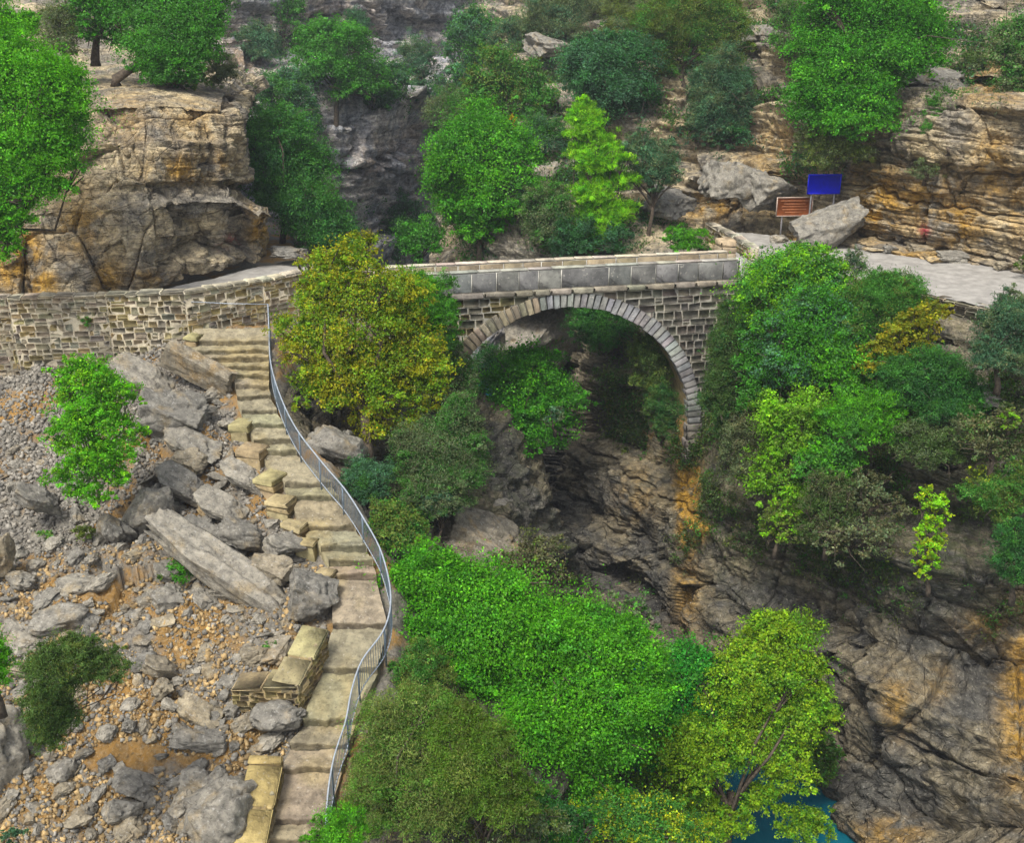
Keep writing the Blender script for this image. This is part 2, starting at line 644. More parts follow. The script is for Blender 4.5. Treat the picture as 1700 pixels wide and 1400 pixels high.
def patch(name, ctrl, nu, nv, mat, disp, masks=None, interp=None):
    """ctrl[row][col] of world points -> dense grid, displaced along its normal"""
    Cn = np.array(ctrl, float)
    f = interp or cubic
    A, B = f(nv, Cn.shape[0]), f(nu, Cn.shape[1])
    G = np.einsum('ri,ijk,cj->rck', A, Cn, B)
    du = np.gradient(G, axis=1)
    dv = np.gradient(G, axis=0)
    N = np.cross(du, dv)
    N /= np.linalg.norm(N, axis=2, keepdims=True) + 1e-9
    P, N = G.reshape(-1, 3), N.reshape(-1, 3)
    if ((CAM - P) * N).sum() < 0: N = -N
    d = disp(P, N)
    D = P + N * d[0][:, None] + d[1] if isinstance(d, tuple) else P + N * d[:, None]
    return grid_mesh(name, D, nu, nv, mat, masks)


BVH = []


def grid_mesh(name, D, nu, nv, mat, masks):
    i = np.arange(nu * nv).reshape(nv, nu)
    F = np.stack([i[:-1, :-1].ravel(), i[:-1, 1:].ravel(), i[1:, 1:].ravel(), i[1:, :-1].ravel()], 1)
    px, py, dep = project(D)
    at = {}
    for k in ('ochre', 'dark', 'moss', 'red'):
        a = np.zeros(len(D))
        for (cx, cy, rx, ry, s) in (masks or {}).get(k, []):
            a = np.maximum(a, s * np.exp(-(((px - cx) / rx) ** 2 + ((py - cy) / ry) ** 2)))
        at[k] = a
    if masks and 'base' in masks:
        for k, v in masks['base'].items(): at[k] = np.maximum(at[k], v)
    me = mesh_np(name, D, F, mat, at)
    o = link(name, me)
    o['kind'] = 'structure'
    st = 4
    Dg = D.reshape(nv, nu, 3)[::st, ::st]
    r, c = Dg.shape[:2]
    j = np.arange(r * c).reshape(r, c)
    Fq = np.stack([j[:-1, :-1].ravel(), j[:-1, 1:].ravel(), j[1:, 1:].ravel(), j[1:, :-1].ravel()], 1)
    BVH.append((name, BVHTree.FromPolygons(Dg.reshape(-1, 3).tolist(), Fq.tolist())))
    return o, D


def cast(origin, d, only=None):
    best = None
    for nm, b in BVH:
        if only and nm not in only: continue
        h = b.ray_cast(Vector(origin), Vector(d).normalized())
        if h[0] is not None and (best is None or h[3] < best[1]): best = (np.array(h[0]), h[3], np.array(h[1]))
    return best


def hit_px(px, py, only=None):
    h = cast(CAM, ray(px, py), only)
    return None if h is None else h[0]


def ground_z(x, y, top=60.0):
    h = cast((x, y, top), (0, 0, -1))
    return None if h is None else h[0][2]


Y_ = at_y
# --- rubble slope that carries the stairs, dropping on its right into the gorge
XS_Y = np.array([2, 12, 20, 24.5, 26, 27.4, 29, 30.6, 33, 36.5, 38.9, 41.3, 44, 46, 48, 54, 60, 75, 110])
XS_X = np.array([-7, -7, -6, -5.2, -5.0, -4.5, -4.1, -3.9, -4.5, -6.4, -8.4, -10.1, -10.1, -8.6, -6.2, -9.5, -11.5, -18, -34])
DR_S = np.array([-1, 0.0, 0.6, 2, 5, 8.5, 10.5, 13, 20, 60])
DR_D = np.array([0, 0.1, 0.8, 2.2, 5.2, 8.6, 14.0, 19.0, 26, 30])


def slope_base(x, y):
    wy = np.interp(x, [-34, -20.9, -13.75, -10.95, -9.3, -6.8, -5.2], [42.6, 43.8, 44.4, 46.6, 48.4, 48.6, 47.9])
    pl = -0.8 - SLOPE * (44 - np.minimum(y, 43.9))
    s = x - np.interp(y, XS_Y, XS_X)
    left = np.clip((-s - 3.0) / 6.0, 0, 1)
    pl = pl - 1.3 * left * np.clip((y - 30) / 8, 0, 1)
    k = np.clip((y - wy - 0.15) / 0.5, 0, 1)
    b = pl * (1 - k) - 0.4 * k
    b = b + 1.0 * np.clip((-s - 6.5) / 5.0, 0, 1) * np.clip((31 - y) / 6, 0, 1)
    return b - np.interp(s, DR_S, DR_D), s


def slope_height(x, y):
    b, s = slope_base(x, y)
    P = np.stack([x, y, np.zeros_like(x)], 1)
    onstair = np.clip((s + 3.3) / 0.5, 0, 1) * np.clip((0.3 - s) / 0.4, 0, 1) * (y < 45)
    rough = 0.30 * fbm(P * 0.45, 3, 11) + 0.10 * fbm(P * 2.2, 3, 12) + 0.05 * ridged(P * 5.0, 2, 13)
    # bedrock breaks through between the bush and the stairs
    g_ = np.exp(-(((x + 13.2) / 3.4) ** 2 + ((y - 36.0) / 4.6) ** 2) ** 2)
    rough = rough + g_ * (facets(P, (0.55, 0.55, 1), 0.75, 0.9, 15) + facets(P, (1.5, 1.5, 1), 0.28, 0.8, 16))
    flat = np.clip((y - 46.5) / 1.5, 0, 1) * (s < 0)
    b = b - 3.5 * np.clip((s - 0.7) / 1.5, 0, 1)
    return b - 0.12 + rough * (1 - 0.95 * np.clip(onstair + flat, 0, 1)) - 0.30 * onstair


def build_slope():
    ys = np.concatenate([np.linspace(8, 21, 60, endpoint=False), np.linspace(21, 46, 640, endpoint=False), np.linspace(46, 80, 150)])
    xs = np.concatenate([np.linspace(-60, -24, 50, endpoint=False), np.linspace(-24, 1, 460, endpoint=False), np.linspace(1, 14, 90)])
    X, Y = np.meshgrid(xs, ys)
    x, y = X.ravel(), Y.ravel()
    P = np.stack([x, y, slope_height(x, y)], 1)
    masks = {'ochre': [(130, 990, 150, 90, 0.66), (330, 1060, 150, 70, 0.70), (200, 1200, 240, 150, 0.76), (120, 1330, 150, 70, 0.74), (210, 930, 60, 40, 0.55),
                       (400, 1230, 90, 60, 0.9), (430, 730, 30, 30, 0.7), (405, 1000, 60, 60, 0.5)],
             'moss': [(700, 900, 130, 220, 0.5), (900, 1200, 400, 300, 0.6)], 'base': {'ochre': 0.45}}
    return grid_mesh('slope_terrain', P, len(xs), len(ys), M_SOIL, masks)


SLOPE_OBJ, _ = build_slope()

# --- rock face of the gorge below the road, from under the bridge to the right edge and on
gc = [
    [Y_(900, 470, 72), Y_(1010, 540, 60.5), Y_(1090, 520, 57), Y_(1170, 560, 53.5), at_z(1236, 462, -0.5), at_z(1400, 474, -0.3), at_z(1540, 494, -0.3), at_z(1690, 527, -0.3), at_z(1960, 590, -0.3)],
    [Y_(890, 600, 71), Y_(965, 680, 58.5), Y_(1052, 690, 55), Y_(1150, 715, 50.6), Y_(1240, 620, 48.8), Y_(1390, 615, 47.0), Y_(1540, 630, 44.8), Y_(1700, 680, 41.8), Y_(1930, 750, 37.5)],
    [Y_(885, 720, 69), Y_(955, 790, 57), Y_(1042, 800, 53.6), Y_(1140, 835, 49.0), Y_(1230, 760, 46.5), Y_(1380, 760, 44.6), Y_(1550, 800, 42.0), Y_(1720, 850, 39.5), Y_(1950, 950, 35.5)],
    [Y_(880, 800, 68), Y_(950, 890, 55.5), Y_(1025, 930, 52.0), Y_(1130, 960, 48.6), Y_(1215, 950, 44.4), Y_(1355, 960, 42.4), Y_(1520, 1000, 39.0), Y_(1730, 1100, 36.4), Y_(1960, 1250, 33.0)],
    [at_z(880, 900, -19.6), at_z(960, 995, -19.6), at_z(1030, 1065, -19.6), at_z(1095, 1105, -19.6), at_z(1215, 1195, -19.6), at_z(1335, 1305, -19.6), at_z(1445, 1400, -19.6), at_z(1600, 1570, -19.6), at_z(1850, 1900, -19.6)],
    [at_z(870, 915, -24), at_z(945, 1000, -24), at_z(1010, 1080, -24), at_z(1070, 1120, -24), at_z(1195, 1215, -24), at_z(1310, 1330, -24), at_z(1410, 1430, -24), at_z(1560, 1600, -24), at_z(1800, 1950, -24)],
]


def gorge_disp(P, N):
    low = np.clip((-9.5 - P[:, 2]) / 3.0, 0, 1)             # the lower beds dip, the upper ones lie flat
    dp = (0.04 + 0.16 * low, -0.03)
    d = bedded(P, 1.25, 3.0, 3.6, (0.06, -0.03), 1.0, 21, 0.7, 0.5) + bedded(P, 0.22, 0.95, 1.7, dp, 0.9, 31, 0.4, 0.6)
    k = np.clip(0.5 + 0.9 * vnoise(P * 0.3, 39), 0.1, 1)
    d = d * (0.55 + 0.6 * k) + bedded(P, 0.06, 0.28, 1.6, dp, 0.9, 35, 0.3, 0.5) + facets(P, (0.30, 0.30, 0.13), 1.3, 0.8, 41) + facets(P, (0.85, 0.85, 0.40), 0.34, 0.8, 42) + 0.22 * ridged(P * np.array([0.7, 0.7, 0.2]), 3, 46)
    d += 0.9 * fbm(P * 0.13, 2, 40) + 0.06 * ridged(P * 1.3, 4, 44) + 0.05 * fbm(P * 5, 2, 49)
    top = np.clip((P[:, 2] + 1.6) / 1.4, 0, 1)      # under the road edge the face keeps to its line
    near = np.exp(-((P[:, 0] - 9.6) / 1.9) ** 2 - ((P[:, 1] - 50.5) / 2.2) ** 2) * np.clip((P[:, 2] + 11.5) / 2.0, 0, 1)   # cut back for the arch foot
    near = np.clip(near * 1.6, 0, 1)
    d = d * (1 - near) - 0.55 * near
    V = terrace(P, N, 5.0, 4.0, 0.9, 51, 0.85) + terrace(P, N, 1.7, 2.4, 0.9, 54, 0.3)
    return np.where(top > 0, d * (1 - top) - 0.3 * top, d), V * ((1 - top) * (1 - near))[:, None]


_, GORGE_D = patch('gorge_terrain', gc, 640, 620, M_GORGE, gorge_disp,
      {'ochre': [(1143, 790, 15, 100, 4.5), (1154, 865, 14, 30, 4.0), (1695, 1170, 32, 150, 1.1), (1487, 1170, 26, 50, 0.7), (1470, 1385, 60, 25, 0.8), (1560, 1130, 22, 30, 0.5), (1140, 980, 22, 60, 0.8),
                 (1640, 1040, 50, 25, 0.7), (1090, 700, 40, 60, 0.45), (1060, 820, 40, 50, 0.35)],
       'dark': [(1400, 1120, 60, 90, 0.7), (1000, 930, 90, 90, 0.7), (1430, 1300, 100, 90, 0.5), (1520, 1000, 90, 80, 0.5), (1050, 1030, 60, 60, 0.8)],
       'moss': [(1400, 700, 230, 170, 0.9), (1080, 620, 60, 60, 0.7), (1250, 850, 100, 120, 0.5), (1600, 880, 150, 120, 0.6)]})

# --- left bank of the gorge, falling from the stairs to the river
bc = []
for yy in (8, 16, 22, 26, 30, 34, 38, 42, 46, 50, 56, 64, 74, 90):
    row = []
    for s_ in (0.55, 1.2, 2.4, 4.0, 6.0, 8.0, 9.6, 11.0, 13.0, 15.0):
        x_ = np.interp(yy, XS_Y, XS_X) + s_
        row.append((x_, yy, slope_base(np.array([x_]), np.array([float(yy)]))[0][0] - (0.45 if s_ < 1 else 0.1)))
    bc.append(row)


def bank_disp(P, N):
    s = P[:, 0] - np.interp(P[:, 1], XS_Y, XS_X)
    d = facets(P, (0.38, 0.38, 0.45), 0.8, 0.7, 201) + facets(P, (1.1, 1.1, 1.4), 0.3, 0.8, 202) + bedded(P, 0.4, 0.7, 2.2, (0.1, 0.1), 1.2, 205, 0.8, 0.5)
    d += 0.6 * fbm(P * 0.25, 3, 210) + 0.1 * ridged(P * 1.6, 3, 214)
    return d * np.clip((s - 0.4) / 1.6, 0.08, 1)


patch('bank_terrain', bc, 300, 460, M_GORGE, bank_disp, {'ochre': [(840, 960, 60, 50, 0.6), (560, 740, 40, 50, 0.4)], 'moss': [(760, 800, 120, 160, 0.5), (900, 1150, 300, 250, 0.8)], 'base': {'moss': 0.15}})

# --- hillside behind the road and bridge on the right
hc = [
    [Y_(700, 560, 66), Y_(830, 500, 60), Y_(950, 480, 58), Y_(1100, 424, 58.5), Y_(1250, 393, 63.5), Y_(1345, 402, 61.2), Y_(1430, 412, 58.4), Y_(1560, 432, 55.6), Y_(1700, 455, 52.6), Y_(1900, 490, 48)],
    [Y_(705, 450, 68), Y_(830, 395, 63), Y_(950, 385, 62), Y_(1100, 350, 65.5), Y_(1250, 352, 65.0), Y_(1345, 352, 62.2), Y_(1425, 345, 58.9), Y_(1560, 345, 56.0), Y_(1700, 360, 53.1), Y_(1900, 390, 48.5)],
    [Y_(715, 400, 72), Y_(830, 345, 66), Y_(950, 335, 65), Y_(1100, 318, 68), Y_(1250, 275, 65.8), Y_(1345, 285, 63.0), Y_(1425, 255, 59.6), Y_(1560, 250, 56.8), Y_(1700, 255, 53.8), Y_(1900, 270, 49)],
    [Y_(730, 310, 78), Y_(830, 285, 71), Y_(950, 280, 69), Y_(1100, 262, 71), Y_(1250, 245, 69), Y_(1345, 215, 65.0), Y_(1425, 185, 61.5), Y_(1560, 165, 58.4), Y_(1700, 165, 55.6), Y_(1900, 170, 51)],
    [Y_(745, 205, 90), Y_(840, 195, 82), Y_(950, 185, 80), Y_(1100, 150, 74), Y_(1250, 165, 73), Y_(1345, 140, 71), Y_(1425, 125, 68), Y_(1560, 125, 65), Y_(1700, 115, 62), Y_(1900, 110, 57)],
    [Y_(770, 115, 106), Y_(850, 90, 99), Y_(950, 85, 92), Y_(1100, 55, 84), Y_(1250, 65, 81), Y_(1345, 50, 79), Y_(1425, 30, 77), Y_(1560, 25, 74), Y_(1700, 15, 71), Y_(1900, 0, 66)],
    [Y_(800, -50, 135), Y_(880, -60, 120), Y_(970, -60, 104), Y_(1100, -70, 95), Y_(1250, -70, 92), Y_(1345, -80, 90), Y_(1425, -90, 87), Y_(1560, -95, 84), Y_(1700, -100, 80), Y_(1900, -110, 74)],
    [Y_(900, -300, 165), Y_(980, -320, 150), Y_(1060, -330, 135), Y_(1150, -340, 128), Y_(1290, -350, 122), Y_(1390, -350, 118), Y_(1480, -360, 112), Y_(1620, -370, 108), Y_(1760, -380, 104), Y_(2000, -380, 98)],
]


def hill_disp(P, N):
    k = np.clip(1.15 - np.abs(N[:, 2]) * 1.1, 0.25, 1)     # beds stand out where the face is steep
    d = bedded(P, 1.3, 2.4, 5.5, (0.05, 0.02), 0.2, 61, 0.5, 0.5) * k + bedded(P, 0.42, 0.62, 3.4, (0.06, 0.0), 0.25, 71, 0.3, 0.5) * k + bedded(P, 0.13, 0.24, 1.6, (0.06, 0.0), 0.25, 75, 0.2, 0.5) * k
    kk = np.clip(0.85 + 0.9 * vnoise(P * 0.22, 79), 0.35, 1.1)
    d = d * kk + facets(P, (0.26, 0.26, 0.34), 0.55, 0.6, 81) + facets(P, (0.8, 0.8, 1.2), 0.20, 0.7, 82)
    d += 0.7 * fbm(P * 0.12, 2, 80) + 0.07 * ridged(P * 1.1, 4, 84) + 0.05 * fbm(P * 4, 2, 89)
    V = terrace(P, N, 2.6, 6.5, 0.2, 91, 0.75, (0.05, 0)) + terrace(P, N, 0.8, 3.0, 0.25, 95, 0.45, (0.05, 0))
    V *= np.clip((P[:, 2] - 0.4) / 0.8, 0, 1)[:, None]
    return d - 0.5, V


_, HILL_D = patch('hillside_terrain', hc, 800, 520, M_CLIFF, hill_disp,
      {'ochre': [(1560, 340, 180, 90, 0.55), (1460, 340, 45, 60, 1.4), (1530, 330, 60, 60, 0.95), (1590, 370, 60, 60, 1.0), (1650, 280, 40, 80, 0.9), (1440, 290, 90, 25, 0.8), (1290, 255, 70, 60, 0.7), (1690, 330, 30, 90, 0.7),
                 (1650, 140, 60, 50, 0.8), (1180, 345, 110, 25, 0.9), (1300, 400, 100, 14, 0.9), (1500, 425, 120, 14, 0.9), (1120, 210, 50, 50, 0.3)],
       'dark': [(1400, 300, 30, 60, 0.8), (1560, 330, 25, 70, 0.7), (1680, 390, 14, 30, 0.8)],
       'moss': [(900, 250, 140, 160, 0.6), (1150, 100, 130, 70, 0.4), (1420, 255, 90, 40, 0.6), (1350, 395, 60, 20, 0.4)],
       'red': [(1535, 384, 8, 10, 1.0)]})

# --- far side of the canyon, left of the notch
fc_ = [
    [at_z(x, y_, -24) * 0 + np.array([(x - 850) / FPX * Yb * 1.06, Yb, -26.0]) for x, y_, Yb in ((200, 0, 70), (380, 0, 73), (500, 0, 76), (600, 0, 79), (700, 0, 82), (800, 0, 86), (900, 0, 92))],
    [Y_(200, 470, 78), Y_(380, 460, 82), Y_(500, 460, 86), Y_(600, 450, 92), Y_(700, 450, 101), Y_(800, 450, 113), Y_(900, 450, 112)],
    [Y_(200, 330, 82), Y_(380, 330, 85), Y_(510, 340, 88.5), Y_(610, 335, 94.5), Y_(710, 335, 103), Y_(810, 335, 116), Y_(900, 330, 133)],
    [Y_(200, 220, 86), Y_(380, 215, 88), Y_(520, 178, 90.5), Y_(620, 180, 96.5), Y_(725, 190, 105), Y_(830, 205, 119), Y_(900, 205, 136)],
    [Y_(200, 140, 96), Y_(380, 140, 100), Y_(520, 128, 106), Y_(630, 128, 113), Y_(735, 140, 120), Y_(840, 145, 130), Y_(900, 140, 142)],
    [Y_(200, 80, 106), Y_(390, 85, 112), Y_(520, 72, 123), Y_(640, 72, 130), Y_(745, 70, 137), Y_(850, 70, 143), Y_(930, 60, 150)],
    [Y_(200, -20, 110), Y_(400, -15, 116), Y_(530, -15, 126), Y_(650, -15, 133), Y_(755, -15, 140), Y_(860, -15, 147), Y_(950, -20, 154)],
    [Y_(200, -200, 120), Y_(400, -200, 124), Y_(530, -210, 132), Y_(650, -210, 138), Y_(760, -210, 146), Y_(870, -210, 153), Y_(960, -210, 162)],
    [Y_(100, -420, 170), Y_(400, -420, 172), Y_(530, -430, 178), Y_(650, -430, 182), Y_(780, -430, 190), Y_(900, -430, 198), Y_(1000, -430, 210)],
]


def far_disp(P, N):
    k = np.clip(1.2 - np.abs(N[:, 2]), 0.3, 1)
    d = bedded(P, 2.6, 3.6, 7.0, (0.03, 0.0), 0.3, 101, 1.2, 0.5) * k + bedded(P, 0.8, 0.95, 4.0, (0.03, 0.0), 0.35, 111, 0.6, 0.5) * k
    V = terrace(P, N, 4.0, 9.0, 0.3, 128, 0.8) + terrace(P, N, 1.3, 5.0, 0.3, 129, 0.4)
    return d * 0.9 + facets(P, (0.12, 0.12, 0.14), 1.2, 0.6, 126) + facets(P, (0.4, 0.4, 0.6), 0.4, 0.6, 127) + 1.2 * fbm(P * 0.07, 2, 120) + 0.2 * ridged(P * 0.5, 4, 124), V


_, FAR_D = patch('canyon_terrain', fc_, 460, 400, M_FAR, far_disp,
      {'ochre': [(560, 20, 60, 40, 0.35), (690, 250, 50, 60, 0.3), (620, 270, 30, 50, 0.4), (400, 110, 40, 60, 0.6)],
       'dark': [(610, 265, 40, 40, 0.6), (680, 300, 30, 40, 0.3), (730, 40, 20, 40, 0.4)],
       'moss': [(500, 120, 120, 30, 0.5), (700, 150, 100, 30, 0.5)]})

# --- outcrop over the road on the left
oc_ = [
    [Y_(-250, 540, 44), Y_(0, 508, 45.8), Y_(120, 497, 46.8), Y_(240, 484, 48), Y_(330, 462, 50.4), Y_(405, 446, 52.6), Y_(440, 430, 55.4), Y_(432, 425, 64)],
    [Y_(-240, 400, 45.5), Y_(5, 400, 47), Y_(120, 400, 48.0), Y_(238, 392, 48.8), Y_(328, 388, 50.2), Y_(400, 375, 51.8), Y_(462, 368, 54.4), Y_(438, 360, 63)],
    [Y_(-235, 345, 46.6), Y_(15, 350, 47.7), Y_(128, 345, 48.8), Y_(236, 345, 49.3), Y_(312, 325, 50.5), Y_(398, 325, 52.0), Y_(460, 350, 54.2), Y_(440, 345, 63)],
    [Y_(-230, 315, 47.6), Y_(25, 318, 48.5), Y_(135, 312, 49.6), Y_(240, 308, 50.3), Y_(312, 302, 51.9), Y_(370, 300, 53.9), Y_(392, 306, 57.0), Y_(392, 318, 63)],
    [Y_(-225, 250, 49.5), Y_(40, 262, 49.9), Y_(140, 235, 50.8), Y_(240, 232, 51.1), Y_(318, 235, 52.4), Y_(376, 238, 54.2), Y_(394, 245, 57.3), Y_(390, 260, 63)],
    [Y_(-220, 190, 51), Y_(70, 220, 51.2), Y_(150, 168, 52.2), Y_(240, 165, 52.6), Y_(320, 170, 53.8), Y_(368, 176, 55.2), Y_(386, 190, 58), Y_(384, 210, 63)],
    [Y_(-200, 120, 62), Y_(70, 135, 60), Y_(170, 138, 59), Y_(255, 138, 58.5), Y_(325, 142, 59.5), Y_(372, 150, 60.5), Y_(392, 165, 62), Y_(398, 185, 66)],
    [Y_(-200, 60, 76), Y_(60, 80, 72), Y_(180, 105, 70), Y_(270, 112, 69), Y_(340, 118, 69), Y_(390, 125, 70), Y_(410, 140, 71), Y_(420, 160, 72)],
    [Y_(-200, -90, 92), Y_(60, -60, 90), Y_(180, 20, 88), Y_(270, 60, 86), Y_(350, 90, 85), Y_(400, 110, 85), Y_(425, 130, 85), Y_(435, 150, 85)],
]


def out_disp(P, N):
    k = np.clip(1.2 - np.abs(N[:, 2]) * 1.1, 0.12, 1)
    d = bedded(P, 1.25, 3.2, 4.2, (0.06, 0.0), 0.55, 131, 0.5, 0.5) * k + bedded(P, 0.26, 0.85, 2.4, (0.06, 0.0), 0.5, 141, 0.3, 0.5) * k + bedded(P, 0.09, 0.3, 1.2, (0.06, 0.0), 0.5, 145, 0.2, 0.5) * k
    crag = ridged(P * np.array([0.75, 0.75, 0.28]), 4, 150)
    right = np.clip((P[:, 0] + 17.5) / 2.5, 0, 1)      # massive block at the right end, broken crags to its left
    return d * (0.45 + 0.45 * right) + (facets(P, (0.42, 0.42, 0.20), 1.2, 0.9, 151) * (1 - 0.65 * right) + facets(P, (1.2, 1.2, 0.6), 0.26, 0.8, 152) * (1 - 0.6 * right) + 0.3 * fbm(P * 0.2, 2, 148) + 0.10 * crag * (1 - 0.6 * right)) * k + 0.04 * fbm(P * 4, 2, 155) - 0.3


_, OUT_D = patch('outcrop_terrain', oc_, 560, 460, M_CLIFF, out_disp,
      {'ochre': [(30, 430, 45, 60, 1.5), (70, 470, 30, 30, 1.2), (130, 370, 50, 60, 0.8), (180, 460, 30, 40, 0.9), (300, 280, 60, 25, 1.0), (350, 270, 35, 20, 1.0), (320, 200, 60, 40, 0.6), (430, 380, 22, 40, 1.1), (250, 460, 50, 20, 0.7), (210, 190, 50, 70, 0.5)],
       'dark': [(345, 260, 22, 35, 0.9), (335, 370, 45, 40, 0.5)],
       'red': [(384, 396, 10, 7, 0.6), (372, 410, 12, 6, 0.35)],
       'moss': [(200, 120, 160, 30, 0.3)]}, linear)

# --- river
rv = []
xs_, ys_ = np.linspace(-45, 45, 60), np.linspace(-5, 110, 80)
X, Yg = np.meshgrid(xs_, ys_)
i = np.arange(X.size).reshape(X.shape)
rv = link('river', mesh_np('river', np.stack([X.ravel(), Yg.ravel(), np.full(X.size, -19.0)], 1),
          np.stack([i[:-1, :-1].ravel(), i[:-1, 1:].ravel(), i[1:, 1:].ravel(), i[1:, :-1].ravel()], 1), M_WATER, smooth=True))
tag(rv, kind='structure')
# ground sheet far below and beyond everything
gs = MB()
gs.poly([(-900, -300, -24.5), (900, -300, -24.5), (900, 900, -24.5), (-900, 900, -24.5)], [(0, 1, 2, 3)], (0.2, 0.19, 0.15))
tag(gs.build('ground', M_STONE), kind='structure')

# --- roads: flat sheets at deck height
def ribbon(name, A, B, n, m, mat, zj=0.02, seed=0, z=0.0):
    A, B = np.array(A, float), np.array(B, float)
    MA = cubic(n, len(A)) @ A
    MBb = cubic(n, len(B)) @ B
    w = np.linspace(0, 1, m)[:, None, None]
    G = MA[None] * (1 - w) + MBb[None] * w
    P = np.concatenate([G.reshape(-1, 2), np.full((n * m, 1), z)], 1)
    P[:, 2] += zj * fbm(P * 0.9, 3, seed) + zj * 0.4 * fbm(P * 5, 2, seed + 3)
    # the edges are broken, not straight
    i = np.arange(n * m).reshape(m, n)
    F = np.stack([i[:-1, :-1].ravel(), i[:-1, 1:].ravel(), i[1:, 1:].ravel(), i[1:, :-1].ravel()], 1)
    me = mesh_np(name, P, F, mat)
    o = link(name, me)
    o['kind'] = 'structure'
    return o


ribbon('road', [(10.6, 51.3), (12.5, 51.6), (14.6, 51.4), (17.0, 50.4), (18.9, 48.3), (21.6, 44.7), (25.5, 40), (30, 34)],
       [(10.0, 54.2), (12.6, 62.5), (16, 60.5), (19.4, 58.0), (23.2, 55.9), (26, 53.2), (30, 48), (36, 42)], 220, 60, M_ROAD, 0.05, 5)
ribbon('road', [(-40, 42.6), (-21, 44.1), (-13.8, 44.9), (-11.0, 47.0), (-9.3, 48.8), (-4.9, 48.2)],
       [(-40, 47.5), (-22, 47.2), (-16.4, 49), (-13.4, 53), (-10.4, 55.5), (-5.4, 51.2)], 200, 40, M_ROAD, 0.05, 9)

# ------------------------------------------------------------------ bridge
BA = at_z(665, 457, 1.0)
BB = at_z(1225, 430, 1.0)
BU = (BB - BA); BU[2] = 0; BU /= np.linalg.norm(BU)
BV = np.array([-BU[1], BU[0], 0.0])
BW = np.array([0, 0, 1.0])
BO = np.array([BA[0], BA[1], 0.0])
UC, WC, RI, RO = 7.72, -7.25, 6.36, 7.02
BWID = 2.9


def bp(u, v, w): return BO + BU * u + BV * v + BW * w


def vary(c, a=0.25, hue=0.06):
    k = 1 + R.uniform(-a, a)
    return tuple(max(0.01, x * k * (1 + R.uniform(-hue, hue))) for x in c)


GREYST = (0.165, 0.155, 0.14)
TANST = (0.33, 0.27, 0.14)
CREAM = (0.46, 0.42, 0.33)


def masonry(mb, org, U, W, N, u0, u1, w0, w1, rowh, lens, ok, tint, deep=0.05, joint=0.02, jit=0.02, wav=0.0):
    w = w1
    row = 0
    while w > w0 + 0.03:
        h = min(rowh * R.uniform(0.75, 1.3), w - w0)
        u = u0 - R.uniform(0, lens[1])
        while u < u1:
            l = R.uniform(*lens)
            a, b = max(u, u0), min(u + l, u1)
            todo = [(a, b)]
            for _ in range(3):                          # stones against an edge are cut shorter
                todo = [q for s_, e_ in todo for q in ([(s_, e_)] if ok(s_, e_, w - h, w) else [(s_, (s_ + e_) / 2), ((s_ + e_) / 2, e_)])]
            for a, b in todo:
                if b - a < 0.06 or not ok(a, b, w - h, w): continue
                cu, cw = (a + b) / 2, w - h / 2
                t = tint(cu, cw)
                d = deep * R.uniform(0.6, 1.4)
                if R.random() < 0.12 and h > 0.22:      # two thin stones in place of one
                    for q in (-1, 1):
                        mb.box(org + U * cu + W * (cw + q * h / 4) + N * (d / 2 - 0.05), (U, W, N), ((b - a) / 2 - joint, h / 4 - joint * 0.7, d / 2 + 0.05), vary(t), jit * 0.6, min(0.03, h / 10))
                else:
                    mb.box(org + U * cu + W * (cw + R.uniform(-wav, wav)) + N * (d / 2 - 0.05), (U, W, N), ((b - a) / 2 - joint, h / 2 - joint, d / 2 + 0.05), vary(t), jit, min(0.03, h / 9))
            u += l
        w -= h
        row += 1


bridge = empty('stone_bridge', bp(8, 1.4, 0))
tag(bridge, 'old single arched grey stone footbridge crossing the gorge between the two rock walls', 'bridge')


def bridge_body():
    mb = MB()
    us = sorted(set(np.linspace(-0.6, 16.9, 36).tolist() + (UC + RI * np.cos(np.linspace(0, math.pi, 61))).tolist()))
    low = []
    for u in us:
        low.append(WC + math.sqrt(max(0, RI * RI - (u - UC) ** 2)) if abs(u - UC) < RI - 1e-6 else -9.5)
    t = (0.36, 0.345, 0.30)
    for k in range(len(us) - 1):
        u0, u1, l0, l1 = us[k], us[k + 1], low[k], low[k + 1]
        if (l0 < -9) != (l1 < -9):
            if l0 < -9: l0 = -9.5 if abs(u1 - UC) >= RI else WC
            if l1 < -9: l1 = -9.5 if abs(u0 - UC) >= RI else WC
        n = 8
        for v, s in ((0, 1), (BWID, 0)):
            prev = None
            for j in range(n + 1):
                a, b = bp(u0, v, l0 + (0.0 - l0) * j / n), bp(u1, v, l1 + (0.0 - l1) * j / n)
                if prev: mb.poly([prev[0], prev[1], b, a] if s else [prev[1], prev[0], a, b], [(0, 1, 2, 3)], t)
                prev = (a, b)
        if abs((u0 + u1) / 2 - UC) < RI:
            for j in range(6):
                v0, v1 = BWID * j / 6, BWID * (j + 1) / 6
                q = vary((0.30, 0.235, 0.12), 0.1)
                mb.poly([bp(u0, v0, l0), bp(u0, v1, l0), bp(u1, v1, l1), bp(u1, v0, l1)], [(0, 1, 2, 3)], q)
    for u in (UC - RI, UC + RI):
        mb.poly([bp(u, 0, -9.5), bp(u, BWID, -9.5), bp(u, BWID, WC), bp(u, 0, WC)], [(0, 1, 2, 3)], (0.36, 0.23, 0.08))
    for u in (-0.6, 16.9):
        mb.poly([bp(u, 0, -9.5), bp(u, BWID, -9.5), bp(u, BWID, 0), bp(u, 0, 0)], [(0, 1, 2, 3)], t)
    mb.build('bridge_core', M_STONE, bridge)


bridge_body()
